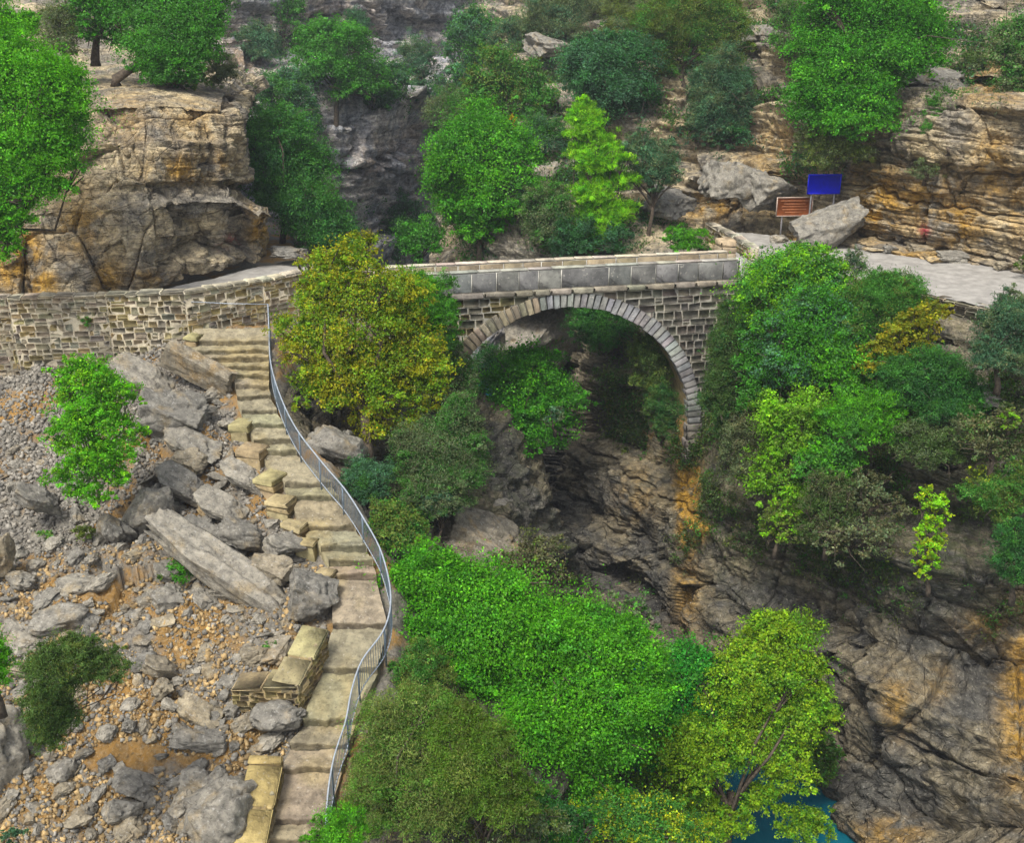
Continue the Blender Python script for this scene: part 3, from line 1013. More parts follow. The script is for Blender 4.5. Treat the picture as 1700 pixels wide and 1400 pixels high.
# deck
mb = MB()
for k in range(34):
    u0, u1 = -0.6 + 0.52 * k, -0.6 + 0.52 * (k + 1)
    for j in range(4):
        mb.box(bp((u0 + u1) / 2, 0.38 + (BWID - 0.76) * (j + 0.5) / 4, 0.0), (BU, BV, BW), (0.25, (BWID - 0.76) / 8 - 0.01, 0.05), vary((0.30, 0.28, 0.24)), 0.01, 0.02)
mb.build('deck', M_STONE, bridge)

# spandrel: coursed rubble with pale joints
mb = MB()


def sp_ok(a, b, w0, w1):
    for u in (a, b):
        for w in (w0, w1):
            if (u - UC) ** 2 + (w - WC) ** 2 < (RO - 0.22) ** 2 and w > WC: return False
            if w <= WC and abs(u - UC) < RO - 0.22: return False
    return True


def sp_tint(u, w):
    if u < 5.0 and R.random() < 0.6: return (0.30, 0.245, 0.13)
    return (0.275, 0.25, 0.205) if R.random() < 0.7 else (0.21, 0.20, 0.175)


for ua, ub in ((-0.6, UC), (UC, 16.8)):
    mb = MB()
    masonry(mb, BO, BU, BW, -BV, ua, ub, -9.4, -0.28, 0.34, (0.3, 0.85), sp_ok, sp_tint, 0.022, 0.010, 0.022)
    mb.build('spandrel_wall', M_STONE, bridge)
# string course under the parapet
mb = MB()
u = -0.6
while u < 16.7:
    l = R.uniform(0.8, 1.7)
    b = min(u + l, 16.7)
    mb.box(bp((u + b) / 2, 0.05, -0.13), (BU, BV, BW), ((b - u) / 2 - 0.012, 0.22, 0.13), vary((0.235, 0.215, 0.175)), 0.025, 0.05)
    u = b
mb.build('string_course', M_STONE, bridge)
# voussoirs
mb = MB()
n = 64
for k in range(n):
    a0, a1 = math.pi * k / n, math.pi * (k + 1) / n
    am = (a0 + a1) / 2
    rad = BU * math.cos(am) + BW * math.sin(am)
    tan = -BU * math.sin(am) + BW * math.cos(am)
    c = bp(UC, 0.12, WC) + rad * ((RI + RO) / 2)
    hw = (math.pi / n) * RI / 2 - 0.013
    t = (0.18, 0.185, 0.185) if a0 < 1.75 else (0.20, 0.175, 0.13)
    mb.box(c, (tan, BV, rad), (hw, 0.24, (RO - RI) / 2 + R.uniform(-0.02, 0.05)), vary(t, 0.2), 0.008, 0.02)
mb.build('arch_ring', M_SLAB, bridge)
# pier under the right springing
for u in (UC + RI + 0.35, UC - RI - 0.35):
    mb = MB()
    for k in range(5):
        mb.box(bp(u, 0.1, WC - 0.22 - 0.42 * k), (BU, BV, BW), (0.36 + R.uniform(0, 0.1), 0.25, 0.2), vary((0.16, 0.15, 0.13)), 0.02, 0.04)
    mb.build('impost', M_STONE, bridge)


def parapet(name, v, top, u0, u1, tint, cop):
    mbp, mbc, mbm = MB(), MB(), MB()
    u = u0
    while u < u1 - 0.05:
        l = R.uniform(0.85, 1.25) if R.random() < 0.75 else R.uniform(1.5, 2.4)
        b = min(u + l, u1)
        mbp.box(bp((u + b) / 2, v, top / 2 - 0.04), (BU, BV, BW), ((b - u) / 2 - 0.016, 0.17, top / 2 - 0.06), vary(tint, 0.2, 0.04), 0.01, 0.018)
        u = b
    mbm.box(bp((u0 + u1) / 2, v, top / 2 - 0.04), (BU, BV, BW), ((u1 - u0) / 2, 0.155, top / 2 - 0.045), (0.50, 0.49, 0.45))
    u = u0
    while u < u1 - 0.05:
        l = R.uniform(0.9, 1.6)
        b = min(u + l, u1)
        mbc.box(bp((u + b) / 2, v, top - 0.03), (BU, BV, BW), ((b - u) / 2 - 0.012, 0.19, 0.032), vary(cop, 0.12), 0.01, 0.02)
        u = b
    p = mbp.build('parapet', M_SLAB, bridge)
    mbc.build('coping', M_MORTAR, p)
    mbm.build('joint_mortar', M_MORTAR, p)
    return p


parapet('parapet', 0.17, 1.0, -0.4, 16.15, (0.175, 0.178, 0.172), (0.31, 0.30, 0.265))
parapet('parapet', BWID - 0.17, 0.82, -0.4, 16.7, (0.27, 0.225, 0.15), (0.46, 0.42, 0.34))
# end posts at the right
mb = MB()
mb.box(bp(16.35, 0.18, 0.5), (BU, BV, BW), (0.2, 0.24, 0.5), (0.40, 0.40, 0.38), 0.03, 0.05)
mb.build('end_post', M_MORTAR, bridge)
mb = MB()
for k in range(3):
    mb.box(bp(17.3, BWID + 1.4, 0.2 + 0.34 * k), (BU, BV, BW), (0.42, 0.5, 0.165), vary((0.40, 0.33, 0.22), 0.15), 0.04, 0.05)
mb.build('end_post', M_STONE, bridge)


# ------------------------------------------------------------------ walls along the road and stairs
def wall(name, label, pts, top, bot, thick, tint, cop, copt=0.09, rowh=0.3, lens=(0.2, 0.6), group=None, deep=0.018, mort=(0.38, 0.34, 0.26), copl=(0.4, 1.0)):
    """pts: plan polyline; top/bot: heights at each point"""
    root = empty(name, (pts[0][0], pts[0][1], bot[0]))
    tag(root, label, 'wall', group)
    body, core, cap = MB(), MB(), MB()
    for k in range(len(pts) - 1):
        a, b = np.array([*pts[k], 0.0]), np.array([*pts[k + 1], 0.0])
        L = np.linalg.norm(b - a)
        U = (b - a) / L
        N = np.array([U[1], -U[0], 0])
        if np.dot(N, CAM - a) < 0: N = -N
        W = np.array([0, 0, 1.0])
        tf = lambda u: top[k] + (top[k + 1] - top[k]) * u / L
        bf = lambda u: bot[k] + (bot[k + 1] - bot[k]) * u / L
        masonry(body, a, U, W, N, 0, L, min(bot[k], bot[k + 1]), max(top[k], top[k + 1]) - copt * 0.7, rowh, lens,
                lambda p, q, w0, w1: w1 < tf((p + q) / 2) and w1 > bf((p + q) / 2), tint, deep, 0.006, 0.03, 0.03)
        M = -N * thick
        A0, A1, B0, B1 = a + W * bot[k], a + W * (top[k] - copt), b + W * bot[k + 1], b + W * (top[k + 1] - copt)
        core.poly([A0, B0, B1, A1, A0 + M, B0 + M, B1 + M, A1 + M], [(0, 1, 2, 3), (4, 7, 6, 5), (3, 2, 6, 7), (0, 3, 7, 4), (1, 5, 6, 2)], mort)
        u = 0.0
        while u < L - 0.02:
            e = min(L, u + R.uniform(*copl))
            if L - e < 0.2: e = L
            c = a + U * (u + e) / 2 + W * (tf((u + e) / 2) - copt / 2 + R.uniform(-0.02, 0.025)) + M * 0.5 + N * R.uniform(-0.03, 0.05)
            sl_ = math.atan2(top[k + 1] - top[k], L)
            U2 = U * math.cos(sl_) + W * math.sin(sl_)
            W2 = -U * math.sin(sl_) + W * math.cos(sl_)
            cap.box(c, (U2, W2, N), ((e - u) / 2 - 0.01, copt / 2 + 0.02, thick / 2 + 0.06), vary(cop, 0.14), 0.025, 0.03)
            u = e
    body.build('wall_face', M_STONE, root)
    core.build('mortar_core', M_STONE, root)
    cap.build('coping', M_STONE, root)
    return root


def rub_tint(u, w):
    r = R.random()
    return (0.46, 0.38, 0.20) if r < 0.32 else ((0.37, 0.35, 0.29) if r < 0.5 else (0.45, 0.405, 0.30))


def warm_tint(u, w):
    return (0.32, 0.255, 0.12) if R.random() < 0.6 else (0.25, 0.21, 0.135)


wall('stone_wall', 'long rubble stone wall with cream coping edging the road above the stairs',
     [(-34, 42.6), (-28, 42.9), (-20.9, 43.8), (-17, 44.2), (-13.75, 44.4), (-10.95, 46.6), (-9.3, 48.4), (-6.8, 48.6), (-5.2, 47.9)],
     [1.0, 1.0, 1.0, 1.02, 1.08, 1.05, 1.05, 1.0, 1.0], [-3, -3.0, -3.0, -2.8, -1.9, -1.6, -1.6, -1.6, -1.6], 0.5, rub_tint, (0.52, 0.475, 0.37), 0.10, 0.27, (0.2, 0.6))
wall('retaining_wall', 'dry stone retaining wall under the edge of the paved road on the right',
     [(15.2, 51.0), (17.2, 50.3), (18.9, 48.1), (21.6, 44.5), (25.5, 39.8)], [-0.03] * 5, [-2.2, -2.4, -2.6, -2.4, -2.4], 0.6, lambda u, w: (0.24, 0.215, 0.16) if R.random() < 0.5 else (0.17, 0.16, 0.14), (0.42, 0.37, 0.27), 0.08, 0.2, (0.2, 0.55), deep=0.10)
wall('low_wall', 'low tan stone wall lining the dirt path past the far end of the bridge',
     [(12.35, 55.6), (11.9, 58.0), (11.0, 61.5)], [0.62, 0.7, 0.8], [-0.3, -0.2, -0.1], 0.45, warm_tint, (0.46, 0.42, 0.33), 0.1, 0.25, (0.25, 0.6))


def P2(px, py, lift): return on_stair(px, py, lift)


a, b, c = on_stair(543, 1052, 0.8), on_stair(494, 1150, 0.85), on_stair(385, 1150, 0.6)
wall('retaining_wall', 'low yellowish retaining wall turning a corner beside the middle of the stairs', [c[:2], b[:2], a[:2]], [c[2] + 0.15, b[2] + 0.2, a[2] + 0.2], [c[2] - 1.2, b[2] - 1.5, a[2] - 1.3], 0.8, warm_tint, (0.37, 0.32, 0.185), 0.06, 0.17, (0.15, 0.4), deep=0.02, mort=(0.26, 0.205, 0.11), copl=(0.9, 1.5))
a, b = on_stair(468, 1262, 0.5), on_stair(436, 1420, 0.5)
wall('retaining_wall', 'ochre stained retaining wall left of the lowest steps beside the big grey boulder', [b[:2], a[:2]], [b[2] + 0.2, a[2] + 0.15], [b[2] - 1.2, a[2] - 1.0], 0.85, warm_tint, (0.38, 0.29, 0.13), 0.06, 0.17, (0.15, 0.4), deep=0.03, mort=(0.26, 0.20, 0.10), copl=(0.8, 1.4))

# ------------------------------------------------------------------ stairs
noses = [566, 580, 593, 607, 622, 638, 655, 679, 703, 728, 747, 800, 822, 872, 906, 929, 951, 1034, 1108, 1193, 1234, 1272, 1360, 1394, 1432, 1475]
EY = [548, 562, 580, 592, 605, 622, 637, 652, 670, 690, 712, 735, 750, 795, 815, 872, 900, 925, 950, 1030, 1105, 1190, 1230, 1265, 1355, 1400, 1500]
EL = [325, 308, 316, 334, 350, 384, 391, 392, 398, 405, 413, 425, 434, 470, 480, 500, 528, 545, 550, 553, 530, 505, 482, 470, 440, 438, 425]
ER = [446, 446, 446, 446, 446, 446, 446, 448, 455, 465, 478, 484, 494, 548, 558, 590, 606, 618, 624, 643, 628, 592, 580, 568, 545, 540, 530]
stairs = empty('stone_stairs', on_stair(600, 985))
tag(stairs, 'worn stone stairway winding down the slope from the road wall beside the steel railing', 'stairs')
prev = None
for k, ny in enumerate(noses):
    by = 540 if k == 0 else noses[k - 1]
    rise = 0.21 if k < 10 else 0.25
    fl, fr = np.interp(ny, EY, EL), np.interp(ny, EY, ER)
    bl, br = np.interp(by, EY, EL), np.interp(by, EY, ER)
    A, B = on_stair(fl, ny, 0.06), on_stair(fr, ny, 0.06)
    D, Cc = on_stair(bl, by, 0.06), on_stair(br, by, 0.06)
    if k == 0:
        D, Cc = D + (0, 0, -0.15), Cc + (0, 0, -0.15)
        A[2] = B[2] = A[2] + 0.03
    else:
        D, Cc = D + (0, 0, -rise - 0.02), Cc + (0, 0, -rise - 0.02)
    nx, nz = 44, max(6, int(np.linalg.norm(D - A) / 0.06))
    uu = np.linspace(0, 1, nx)
    V, F = [], []
    rows = [np.linspace(0, 1, nz)][0]
    for r in rows:
        for x in uu:
            p = (A * (1 - x) + B * x) * (1 - r) + (D * (1 - x) + Cc * x) * r
            V.append(p)
    V = np.array(V)
    V[:, 2] += 0.05 * fbm(V * 1.5, 3, 300 + k) + 0.022 * ridged(V * 5, 3, 350) + 0.03 * facets(V, (1.6, 2.2, 1), 1, 0.6, 352)
    # flagstone joints across the tread
    V[:, 2] -= 0.03 * np.exp(-((np.abs(np.modf(V[:, 1] * 1.1 + 0.3 * vnoise(V * 1.3, 5) + 9)[0] - 0.5)) / 0.05) ** 2)
    V[:nx, 1] -= 0.07 * vnoise(V[:nx] * 2.3, 400 + k) + 0.04 * vnoise(V[:nx] * 7, 401)
    top = len(V)
    # front face of the step and its side skirts
    fr_ = V[:nx].copy(); fr_[:, 2] -= 0.04; fr_[:, 1] -= 0.015
    mid = V[:nx].copy(); mid[:, 2] -= rise * 0.6; mid[:, 1] += 0.04 + 0.03 * vnoise(mid * 4, 77)
    ft = V[:nx].copy(); ft[:, 2] -= rise + 0.3; ft[:, 1] += 0.03
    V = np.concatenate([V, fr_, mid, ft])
    i = np.arange(top).reshape(nz, nx)
    F = [np.stack([i[:-1, :-1].ravel(), i[:-1, 1:].ravel(), i[1:, 1:].ravel(), i[1:, :-1].ravel()], 1)]
    seq = [np.arange(nx), top + np.arange(nx), top + nx + np.arange(nx), top + 2 * nx + np.arange(nx)]
    for s0, s1 in zip(seq[:-1], seq[1:]):
        F.append(np.stack([s1[:-1], s1[1:], s0[1:], s0[:-1]], 1))
    sk = []
    nv = len(V)
    for side in (0, nx - 1):
        e = V[:top].reshape(nz, nx, 3)[:, side].copy()
        e[:, 2] -= 0.7
        V = np.concatenate([V, e])
        ii = i[:, side]
        jj = nv + np.arange(nz)
        nv += nz
        F.append(np.stack([ii[:-1], ii[1:], jj[1:], jj[:-1]], 1))
    tb = np.array(vary((0.262, 0.232, 0.160), 0.10))
    tt = np.tile(tb, (len(V), 1))
    yl = np.clip(fbm(V * 0.7, 3, 55) * 0.9, 0, 0.7)[:, None]
    tt = tt * (1 - yl) + np.array((0.33, 0.265, 0.13)) * yl
    tt[top + nx:top + 3 * nx] *= 0.8  # shade of the risers put into the tint, darker than the treads
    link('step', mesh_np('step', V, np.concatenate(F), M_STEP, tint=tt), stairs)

# yellow kerb stones stepping down the left side of the stairs
kerb = [(418, 742, 30, 14, 20, 'squared yellow stone block beside the upper landing of the stairs, topmost of the row'),
        (402, 700, 22, 16, 18, 'small cream block wedged in rubble left of the upper steps, above the yellow blocks'),
        (450, 790, 24, 18, 26, 'stacked yellow stone block standing where the first broad landing ends'),
        (466, 828, 26, 14, 26, 'yellow stone block one level below the stacked landing block'),
        (490, 868, 26, 10, 14, 'flat yellow stone slab at the left end of a broad tread'),
        (508, 898, 22, 9, 8, 'small flat yellow slab next to grey rubble by the stairs'),
        (538, 952, 20, 14, 12, 'yellow stone block beside the stairs just above the dark rock hollow'),
        (322, 556, 16, 12, 10, 'pale squared stone at the left corner of the top landing')]
for (px, py, wx, wd, hh, lab) in kerb:
    p = on_stair(px, py, 0.15)
    t = (p[1] - CAM[1]) * CP - (p[2] - CAM[2]) * SP
    s = t / FPX
    hh *= 0.75
    mb = MB()
    n = 2 if hh > 15 else 1
    ang = R.uniform(-0.5, -0.1)
    U = np.array([math.cos(ang), math.sin(ang), 0])
    V_ = np.array([-math.sin(ang), math.cos(ang), 0])
    for k in range(n):
        mb.box((R.uniform(-.03, .03), R.uniform(-.03, .03), -hh * s * (k + 0.5) / n), (U, V_, BW), (wx * s * .8, wd * s * 1.3, hh * s / n / 2 * 0.97), vary((0.35, 0.30, 0.165), 0.15), 0.035, 0.03)
    mb.box((0, 0, -hh * s - 0.35), (U, V_, BW), (wx * s * 0.75, wd * s * 1.2, 0.36), vary((0.30, 0.25, 0.14), 0.15), 0.05, 0.04)
    o = mb.build('stone_block', M_STONE)
    o.location = p
    tag(o, lab, 'stone block', 'yellow kerb blocks along the stairs')

# ------------------------------------------------------------------ railing
feet_px = [(448, 545), (450, 590), (453, 645), (470, 703), (497, 758), (540, 815), (575, 857), (607, 908), (636, 965), (651, 1037), (640, 1093), (604, 1145), (587, 1195), (577, 1248), (559, 1305), (549, 1362), (545, 1420)]
feet = np.array([on_stair(x, y, 0.05) for x, y in feet_px])
M = cubic(120, len(feet)) @ feet
seg = np.r_[0, np.cumsum(np.linalg.norm(np.diff(M, axis=0), axis=1))]
Ltot = seg[-1]


def along(s): return np.array([np.interp(s, seg, M[:, j]) for j in range(3)])


rail = empty('railing', feet[8])
tag(rail, 'blue grey steel railing with thin balusters following the outer edge of the stone stairs', 'railing')
H = 1.05
mb = MB()
ss = np.linspace(0, Ltot, 90)
mb.tube([along(s) + (0, 0, H) for s in ss], 0.028, 6)
mb.build('handrail', M_RAILTOP, rail)
mb = MB()
mb.tube([along(s) + (0, 0, 0.12) for s in ss], 0.02, 5)
mb.build('bottom_rail', M_RAILTOP, rail)
npost = 15
for k in range(npost + 1):
    mb = MB()
    p = along(Ltot * k / npost)
    mb.tube([p + (0, 0, -0.35), p + (0, 0, H)], 0.032, 6)
    mb.build('post', M_RAIL, rail)
nb = int(Ltot / 0.125)
bal = [along(Ltot * (k + 0.5) / nb) for k in range(nb)]
near = sorted(range(nb), key=lambda k: bal[k][1])
rest = MB()
for r, k in enumerate(near):
    p = bal[k]
    if r < 96:
        mb = MB()
        mb.tube([p + (0, 0, 0.12), p + (0, 0, H)], 0.011, 4, cap=False)
        mb.build('baluster', M_RAIL, rail)
    else:
        rest.tube([p + (0, 0, 0.12), p + (0, 0, H)], 0.011, 4, cap=False)
o = rest.build('far_balusters', M_RAIL, rail)
o.name = 'baluster_run'
o['kind'] = 'stuff'
# short rail across the back of the top landing
mb = MB()
q0, q1 = np.array([-13.55, 44.55, 0.62]), along(0) + (0, 0, H)
mb.tube([q0, (q0 + q1) / 2 + (0, 0.0, -0.03), q1], 0.02, 5)
mb.build('landing_rail', M_RAILTOP, rail)

# ------------------------------------------------------------------ signs
def sign(name, label, px0, py0, px1, py1, Y, mat, edge, posts, zb, strips=0):
    a, b = at_y(px0, py1, Y), at_y(px1, py0, Y)
    root = empty(name, ((a[0] + b[0]) / 2, Y, zb))
    tag(root, label, 'sign')
    ux, uz = np.array([1.0, 0.06, 0]), np.array([0, 0, 1.0])
    ny = np.array([0.06, -1.0, 0])
    c = (a + b) / 2
    w, h = (b[0] - a[0]) / 2, (b[2] - a[2]) / 2
    mb = MB(); mb.box(c, (ux, uz, ny), (w - 0.05, h - 0.05, 0.025), (1, 1, 1), 0, 0.006)
    p = mb.build('panel', mat, root)
    mb = MB()
    for s in (-1, 1):
        mb.box(c + ux * s * (w - 0.025), (ux, uz, ny), (0.025, h, 0.035))
        mb.box(c + uz * s * (h - 0.025), (ux, uz, ny), (w - 0.052, 0.025, 0.035))
    mb.build('frame', edge, root)
    for x in posts:
        mb = MB()
        q = c + ux * w * x - ny * 0.06
        mb.tube([(q[0], q[1], zb - 0.4), (q[0], q[1], c[2] + h * 0.8)], 0.05, 8)
        mb.build('post', M_POST, root)
    return root, c, ux, uz, ny, w, h


sign('information_sign', 'bright blue rectangular sign standing up behind the tilted grey boulder', 1339, 289, 1398, 322, 60.2, M_BLUE, M_BLUE, (-0.7, 0.7), 0.0)
r_, c_, ux, uz, ny, w_, h_ = sign('information_sign', 'brown rectangular sign on a grey post left of the tilted boulder', 1287, 327, 1351, 359, 60.4, M_BROWN, M_EDGE, (-0.62, 0.9), 0.0)

mb = MB()                                                 # faint worn lines across the board
for k, (zz, ww) in enumerate(((0.62, 0.78), (0.30, 0.6), (0.02, 0.7), (-0.28, 0.66), (-0.56, 0.5))):
    mb.box(c_ + uz * h_ * zz + ny * 0.028, (ux, uz, ny), (w_ * ww, 0.018, 0.004))
mb.build('worn_lines', flat_material('faded_paint', (0.42, 0.17, 0.075), 0.7), r_)

# ------------------------------------------------------------------ loose rocks
def rock_proto(seed, kind):
    rg = np.random.default_rng(seed)
    bm = bmesh.new()
    bmesh.ops.create_icosphere(bm, subdivisions=5, radius=1.0)
    V = np.array([v.co[:] for v in bm.verts])
    F = np.array([[v.index for v in f.verts] for f in bm.faces])
    bm.free()
    npl = {'beam': 6, 'block': 9, 'slab': 8, 'round': 16}[kind]
    dirs = rg.normal(size=(npl, 3))
    if kind != 'round':
        dirs[:6] = [(1, 0, 0), (-1, 0, 0), (0, 1, 0), (0, -1, 0), (0, 0, 1), (0, 0, -1)]
        dirs[:6] += rg.normal(size=(6, 3)) * (0.03 if kind == 'beam' else 0.22)
    dirs /= np.linalg.norm(dirs, axis=1, keepdims=True)
    ds = np.full(6, 0.55) if kind == 'beam' else rg.uniform(0.52, 0.72, npl) if kind != 'round' else rg.uniform(0.72, 0.9, npl)
    for _ in range(2):
        for n_, d in zip(dirs, ds):
            e = V @ n_ - d
            V = V - np.outer(np.where(e > 0, e * 0.97, 0), n_)
    V = V + 0.05 * np.stack([fbm(V * 2.2 + seed, 3, seed + j) for j in range(3)], 1) + 0.015 * np.stack([fbm(V * 7 + seed, 2, seed + 9 + j) for j in range(3)], 1)
    nrm = V / np.linalg.norm(V, axis=1, keepdims=True)
    V = V + nrm * (facets(V + seed, (1.6, 1.6, 1.9), 0.16 if kind != 'beam' else 0.04, 0.9, seed + 20) + facets(V + seed, (4.5, 4.5, 5.0), 0.045, 0.8, seed + 21))[:, None]
    V *= {'beam': (1.75, 0.85, 0.75), 'block': (1.15, 0.95, 0.85), 'slab': (1.5, 1.0, 0.45), 'round': (1.1, 0.95, 0.8)}[kind]
    return V, F


PROTO = {}
for kind, cnt in (('block', 7), ('slab', 5), ('round', 4), ('beam', 2)):
    PROTO[kind] = []
    for j in range(cnt):
        V, F = rock_proto(500 + 31 * j + len(kind), kind)
        PROTO[kind].append(mesh_np('rock', V, F, M_GREY, tint=np.ones((len(V), 3))))
PROTO_TAN = {k: [m.copy() for m in v] for k, v in PROTO.items()}
for v in PROTO_TAN.values():
    for m in v: m.materials[0] = M_TAN


def add_rock(name, p, size, rot, kind, var, mat='grey'):
    me = (PROTO if mat == 'grey' else PROTO_TAN)[kind][var % len(PROTO[kind])]
    o = bpy.data.objects.new(name, me)
    COL.objects.link(o)
    o.location = p
    o.scale = size
    o.rotation_euler = rot
    return o


def big_rock(label, px, py, rx, ry, kind, var, rot, mat='grey', depth=None, lift=0.0, name='boulder', Y=None, group=None, ctr=None):
    """boulder seen centred on (px, py) with half sizes rx, ry in the photograph"""
    p = at_y(px, py, Y) if Y else on_stair(px, py, lift)
    t = (p[1] - CAM[1]) * CP - (p[2] - CAM[2]) * SP
    s = t / FPX
    k = {'beam': (1.0, 0.45), 'block': (0.80, 0.72), 'slab': (1.05, 0.42), 'round': (0.95, 0.75)}[kind]
    o = add_rock(name, p, (rx * s / k[0], (depth if depth else (rx + ry) / 2) * s / 0.75, ry * s / k[1]), rot, kind, var, mat)
    tag(o, label, 'boulder', group)
    return o


big_rock('big rounded grey boulder against the retaining wall by the lowest steps', 372, 1352, 66, 58, 'round', 0, (0.1, 0.2, 0.5), depth=50, lift=0.3)
big_rock('tall pale grey boulder cut by the left edge of the frame beside the dark shrub', -10, 1265, 50, 115, 'round', 1, (0.05, 0.1, 0.2), depth=45, lift=0.6)
big_rock('long straight edged slab of rock lying diagonally across the slope toward the stairs', 388, 962, 165, 40, 'slab', 0, (0.35, 0.55, -0.25), depth=34, lift=0.25, name='flat_rock')
big_rock('thick dark rock block jutting over a hollow at the left edge of the stairs', 516, 985, 40, 45, 'block', 1, (0.2, 0.3, 0.3), depth=45, lift=0.25)
big_rock('dressed stone beam lying tilted against the top steps', 328, 612, 62, 24, 'beam', 1, (0.30, 0.47, -0.12), 'tan', depth=20, lift=0.55, name='dressed_stone')
big_rock('wedge shaped grey rock lying below the tilted stone beam', 292, 690, 58, 38, 'block', 2, (0.3, 0.25, 0.4), depth=45, lift=0.35)
big_rock('angular grey rock standing on end just right of the bright green bush', 250, 845, 32, 48, 'block', 3, (0.3, 0.35, 0.7), depth=30, lift=0.2)
big_rock('flat tan stone lying tilted on gravel between the bush and the yellow blocks', 318, 765, 26, 14, 'slab', 2, (0.3, 0.4, -0.3), 'tan', depth=20, lift=0.2)
big_rock('pale flat stone lying on ochre soil in the middle of the lower slope', 330, 1182, 36, 20, 'slab', 3, (0.4, 0.5, -0.4), 'tan', depth=24, lift=0.15)
big_rock('grey rock half blocking the left end of a step below the corner wall', 462, 1190, 42, 24, 'round', 2, (0.1, 0.1, 0.2), depth=26, lift=0.2)
big_rock('long grey rock lying across the slope left of the ochre stained wall', 335, 1228, 44, 18, 'block', 4, (0.2, 0.05, 0.1), depth=22, lift=0.15)
big_rock('pale grey boulder between the dark shrub and the bottom of the frame', 105, 1285, 24, 28, 'round', 3, (0.2, 0.4, 0.5), depth=22, lift=0.15)
big_rock('squat grey boulder uphill of the dark olive shrub', 100, 1030, 40, 22, 'block', 5, (0.2, 0.1, 0.3), depth=26, lift=0.15)
big_rock('angular grey rock fallen in the pile above the long slab, nearest the flat yellow slab', 470, 905, 36, 24, 'block', 6, (0.3, 0.3, 0.6), depth=26, lift=0.2)
big_rock('grey rock on top of the pile between the stairs and the long slab', 395, 885, 40, 24, 'block', 0, (0.2, 0.4, 0.2), depth=26, lift=0.2)
big_rock('brownish rock wedged under the long slab close to the stairs', 455, 945, 36, 22, 'block', 2, (0.35, 0.2, 0.1), 'tan', depth=24, lift=0.2)
big_rock('leaning slab of grey rock below the foot of the bright green bush', 190, 880, 34, 30, 'slab', 4, (0.4, 0.8, -0.2), depth=16, lift=0.15)
big_rock('ochre streaked rock cut by the left edge level with the small weeds', 2, 925, 22, 50, 'block', 3, (0.1, 0.2, 0.1), 'tan', depth=22, lift=0.3)
big_rock('grey boulder at the lower left beside the pale boulder', 205, 1345, 26, 24, 'block', 4, (0.3, 0.3, 0.9), depth=22, lift=0.12)
for px, py, rx, ry, rz, lab in [(235, 628, 52, 17, -0.1, 'tilted grey bedrock slab under the left end of the dressed stone beam'), (318, 735, 46, 13, -0.3, 'thin grey ledge sloping below the wedge shaped rock'),
                                (365, 842, 44, 15, -0.2, 'cracked grey ledge uphill of the rock pile, left of the flat yellow slab'), (300, 805, 44, 20, -0.35, 'layered grey ledge right of the bright green bush'),
                                (400, 790, 36, 13, -0.3, 'flat grey ledge just left of the stacked yellow landing block'), (345, 905, 60, 14, -0.25, 'narrow slab lying along the upper side of the long diagonal slab'),
                                (60, 830, 36, 20, 0.4, 'dull grey slab on the gravel left of the bright green bush'), (265, 1110, 30, 18, 0.5, 'angular tan rock on ochre soil right of the dark olive shrub')]:
    big_rock(lab, px, py, rx, ry, 'slab', int(px), (0.38, 0.5, rz), 'tan' if px == 265 else 'grey', depth=rx * 0.6, lift=0.2, name='flat_rock')
# boulders by the road on the right
o = big_rock('huge tilted grey slab boulder leaning in front of the blue sign', 1372, 374, 62, 34, 'block', 1, (0.35, -0.42, 0.15), depth=40, Y=58.6)
big_rock('small smooth grey rock lying on the dirt below the brown sign', 1291, 397, 15, 8, 'round', 1, (0, 0.1, 0.3), depth=12, Y=60.3)
for px, py, rx, ry, lab in [(1348, 410, 13, 6, 'small squared stone at the foot of the tilted boulder'), (1440, 408, 22, 5, 'low flat stone right of the tilted boulder at the road edge'),
                            (1476, 414, 14, 8, 'squared grey stone block at the road edge below the orange rock'), (1527, 413, 22, 10, 'grey stone block at the cliff foot just below the red paint marks'),
                            (1584, 426, 28, 9, 'long flat grey stone on the road edge right of the red paint marks'), (1665, 441, 17, 9, 'grey squared block at the road edge nearest the right frame edge')]:
    big_rock(lab, px, py, rx, ry, 'block', px, (0.05, 0.05, 0.2), 'tan' if px % 2 else 'grey', depth=rx * 0.7, Y=at_z(px, py + ry, 0.0)[1] + 0.2, name='stone_block', group='stones along the road edge')
for px, py, rx, ry, t, lab in [(905, 290, 34, 26, 70, 'pale grey boulder on the hillside between the round bright tree and the pine'), (1110, 335, 38, 20, 63.5, 'rounded boulder beside the dirt path under the leaning grey tree'),
                               (915, 78, 50, 22, 88, 'broad pale rock high on the hillside near the top of the frame'), (1255, 60, 30, 22, 77, 'dark grey boulder high on the hillside left of the large green tree'),
                               (1560, 125, 56, 20, 62, 'long tilted grey slab on the cliff top right of the large green tree'), (1210, 300, 42, 34, 62.5, 'blocky grey ledge boulder left of the brown sign'), (1265, 315, 45, 36, 62.3, 'blocky overhanging boulder directly left of the brown sign')]:
    big_rock(lab, px, py, rx, ry, 'block' if ry > 21 else 'slab', px + 1, (0.2, 0.15, R.uniform(-0.5, 0.5)), 'grey', depth=rx, Y=at_t(px, py, t)[1])
big_rock('pale pinkish rock mass on the gorge bank below the grey willow bush', 800, 905, 70, 50, 'block', 2, (0.2, 0.5, 0.3), depth=60, Y=40.6, mat='tan')
big_rock('flat dark ledge of rock under the arch left of the gorge wall', 818, 835, 36, 16, 'slab', 0, (0, 0.1, 0.1), depth=40, Y=46)
big_rock('brown rock cropping out between the yellow tree and the railing', 560, 745, 50, 36, 'block', 3, (0.1, 0.6, 0.2), depth=40, Y=39.6)
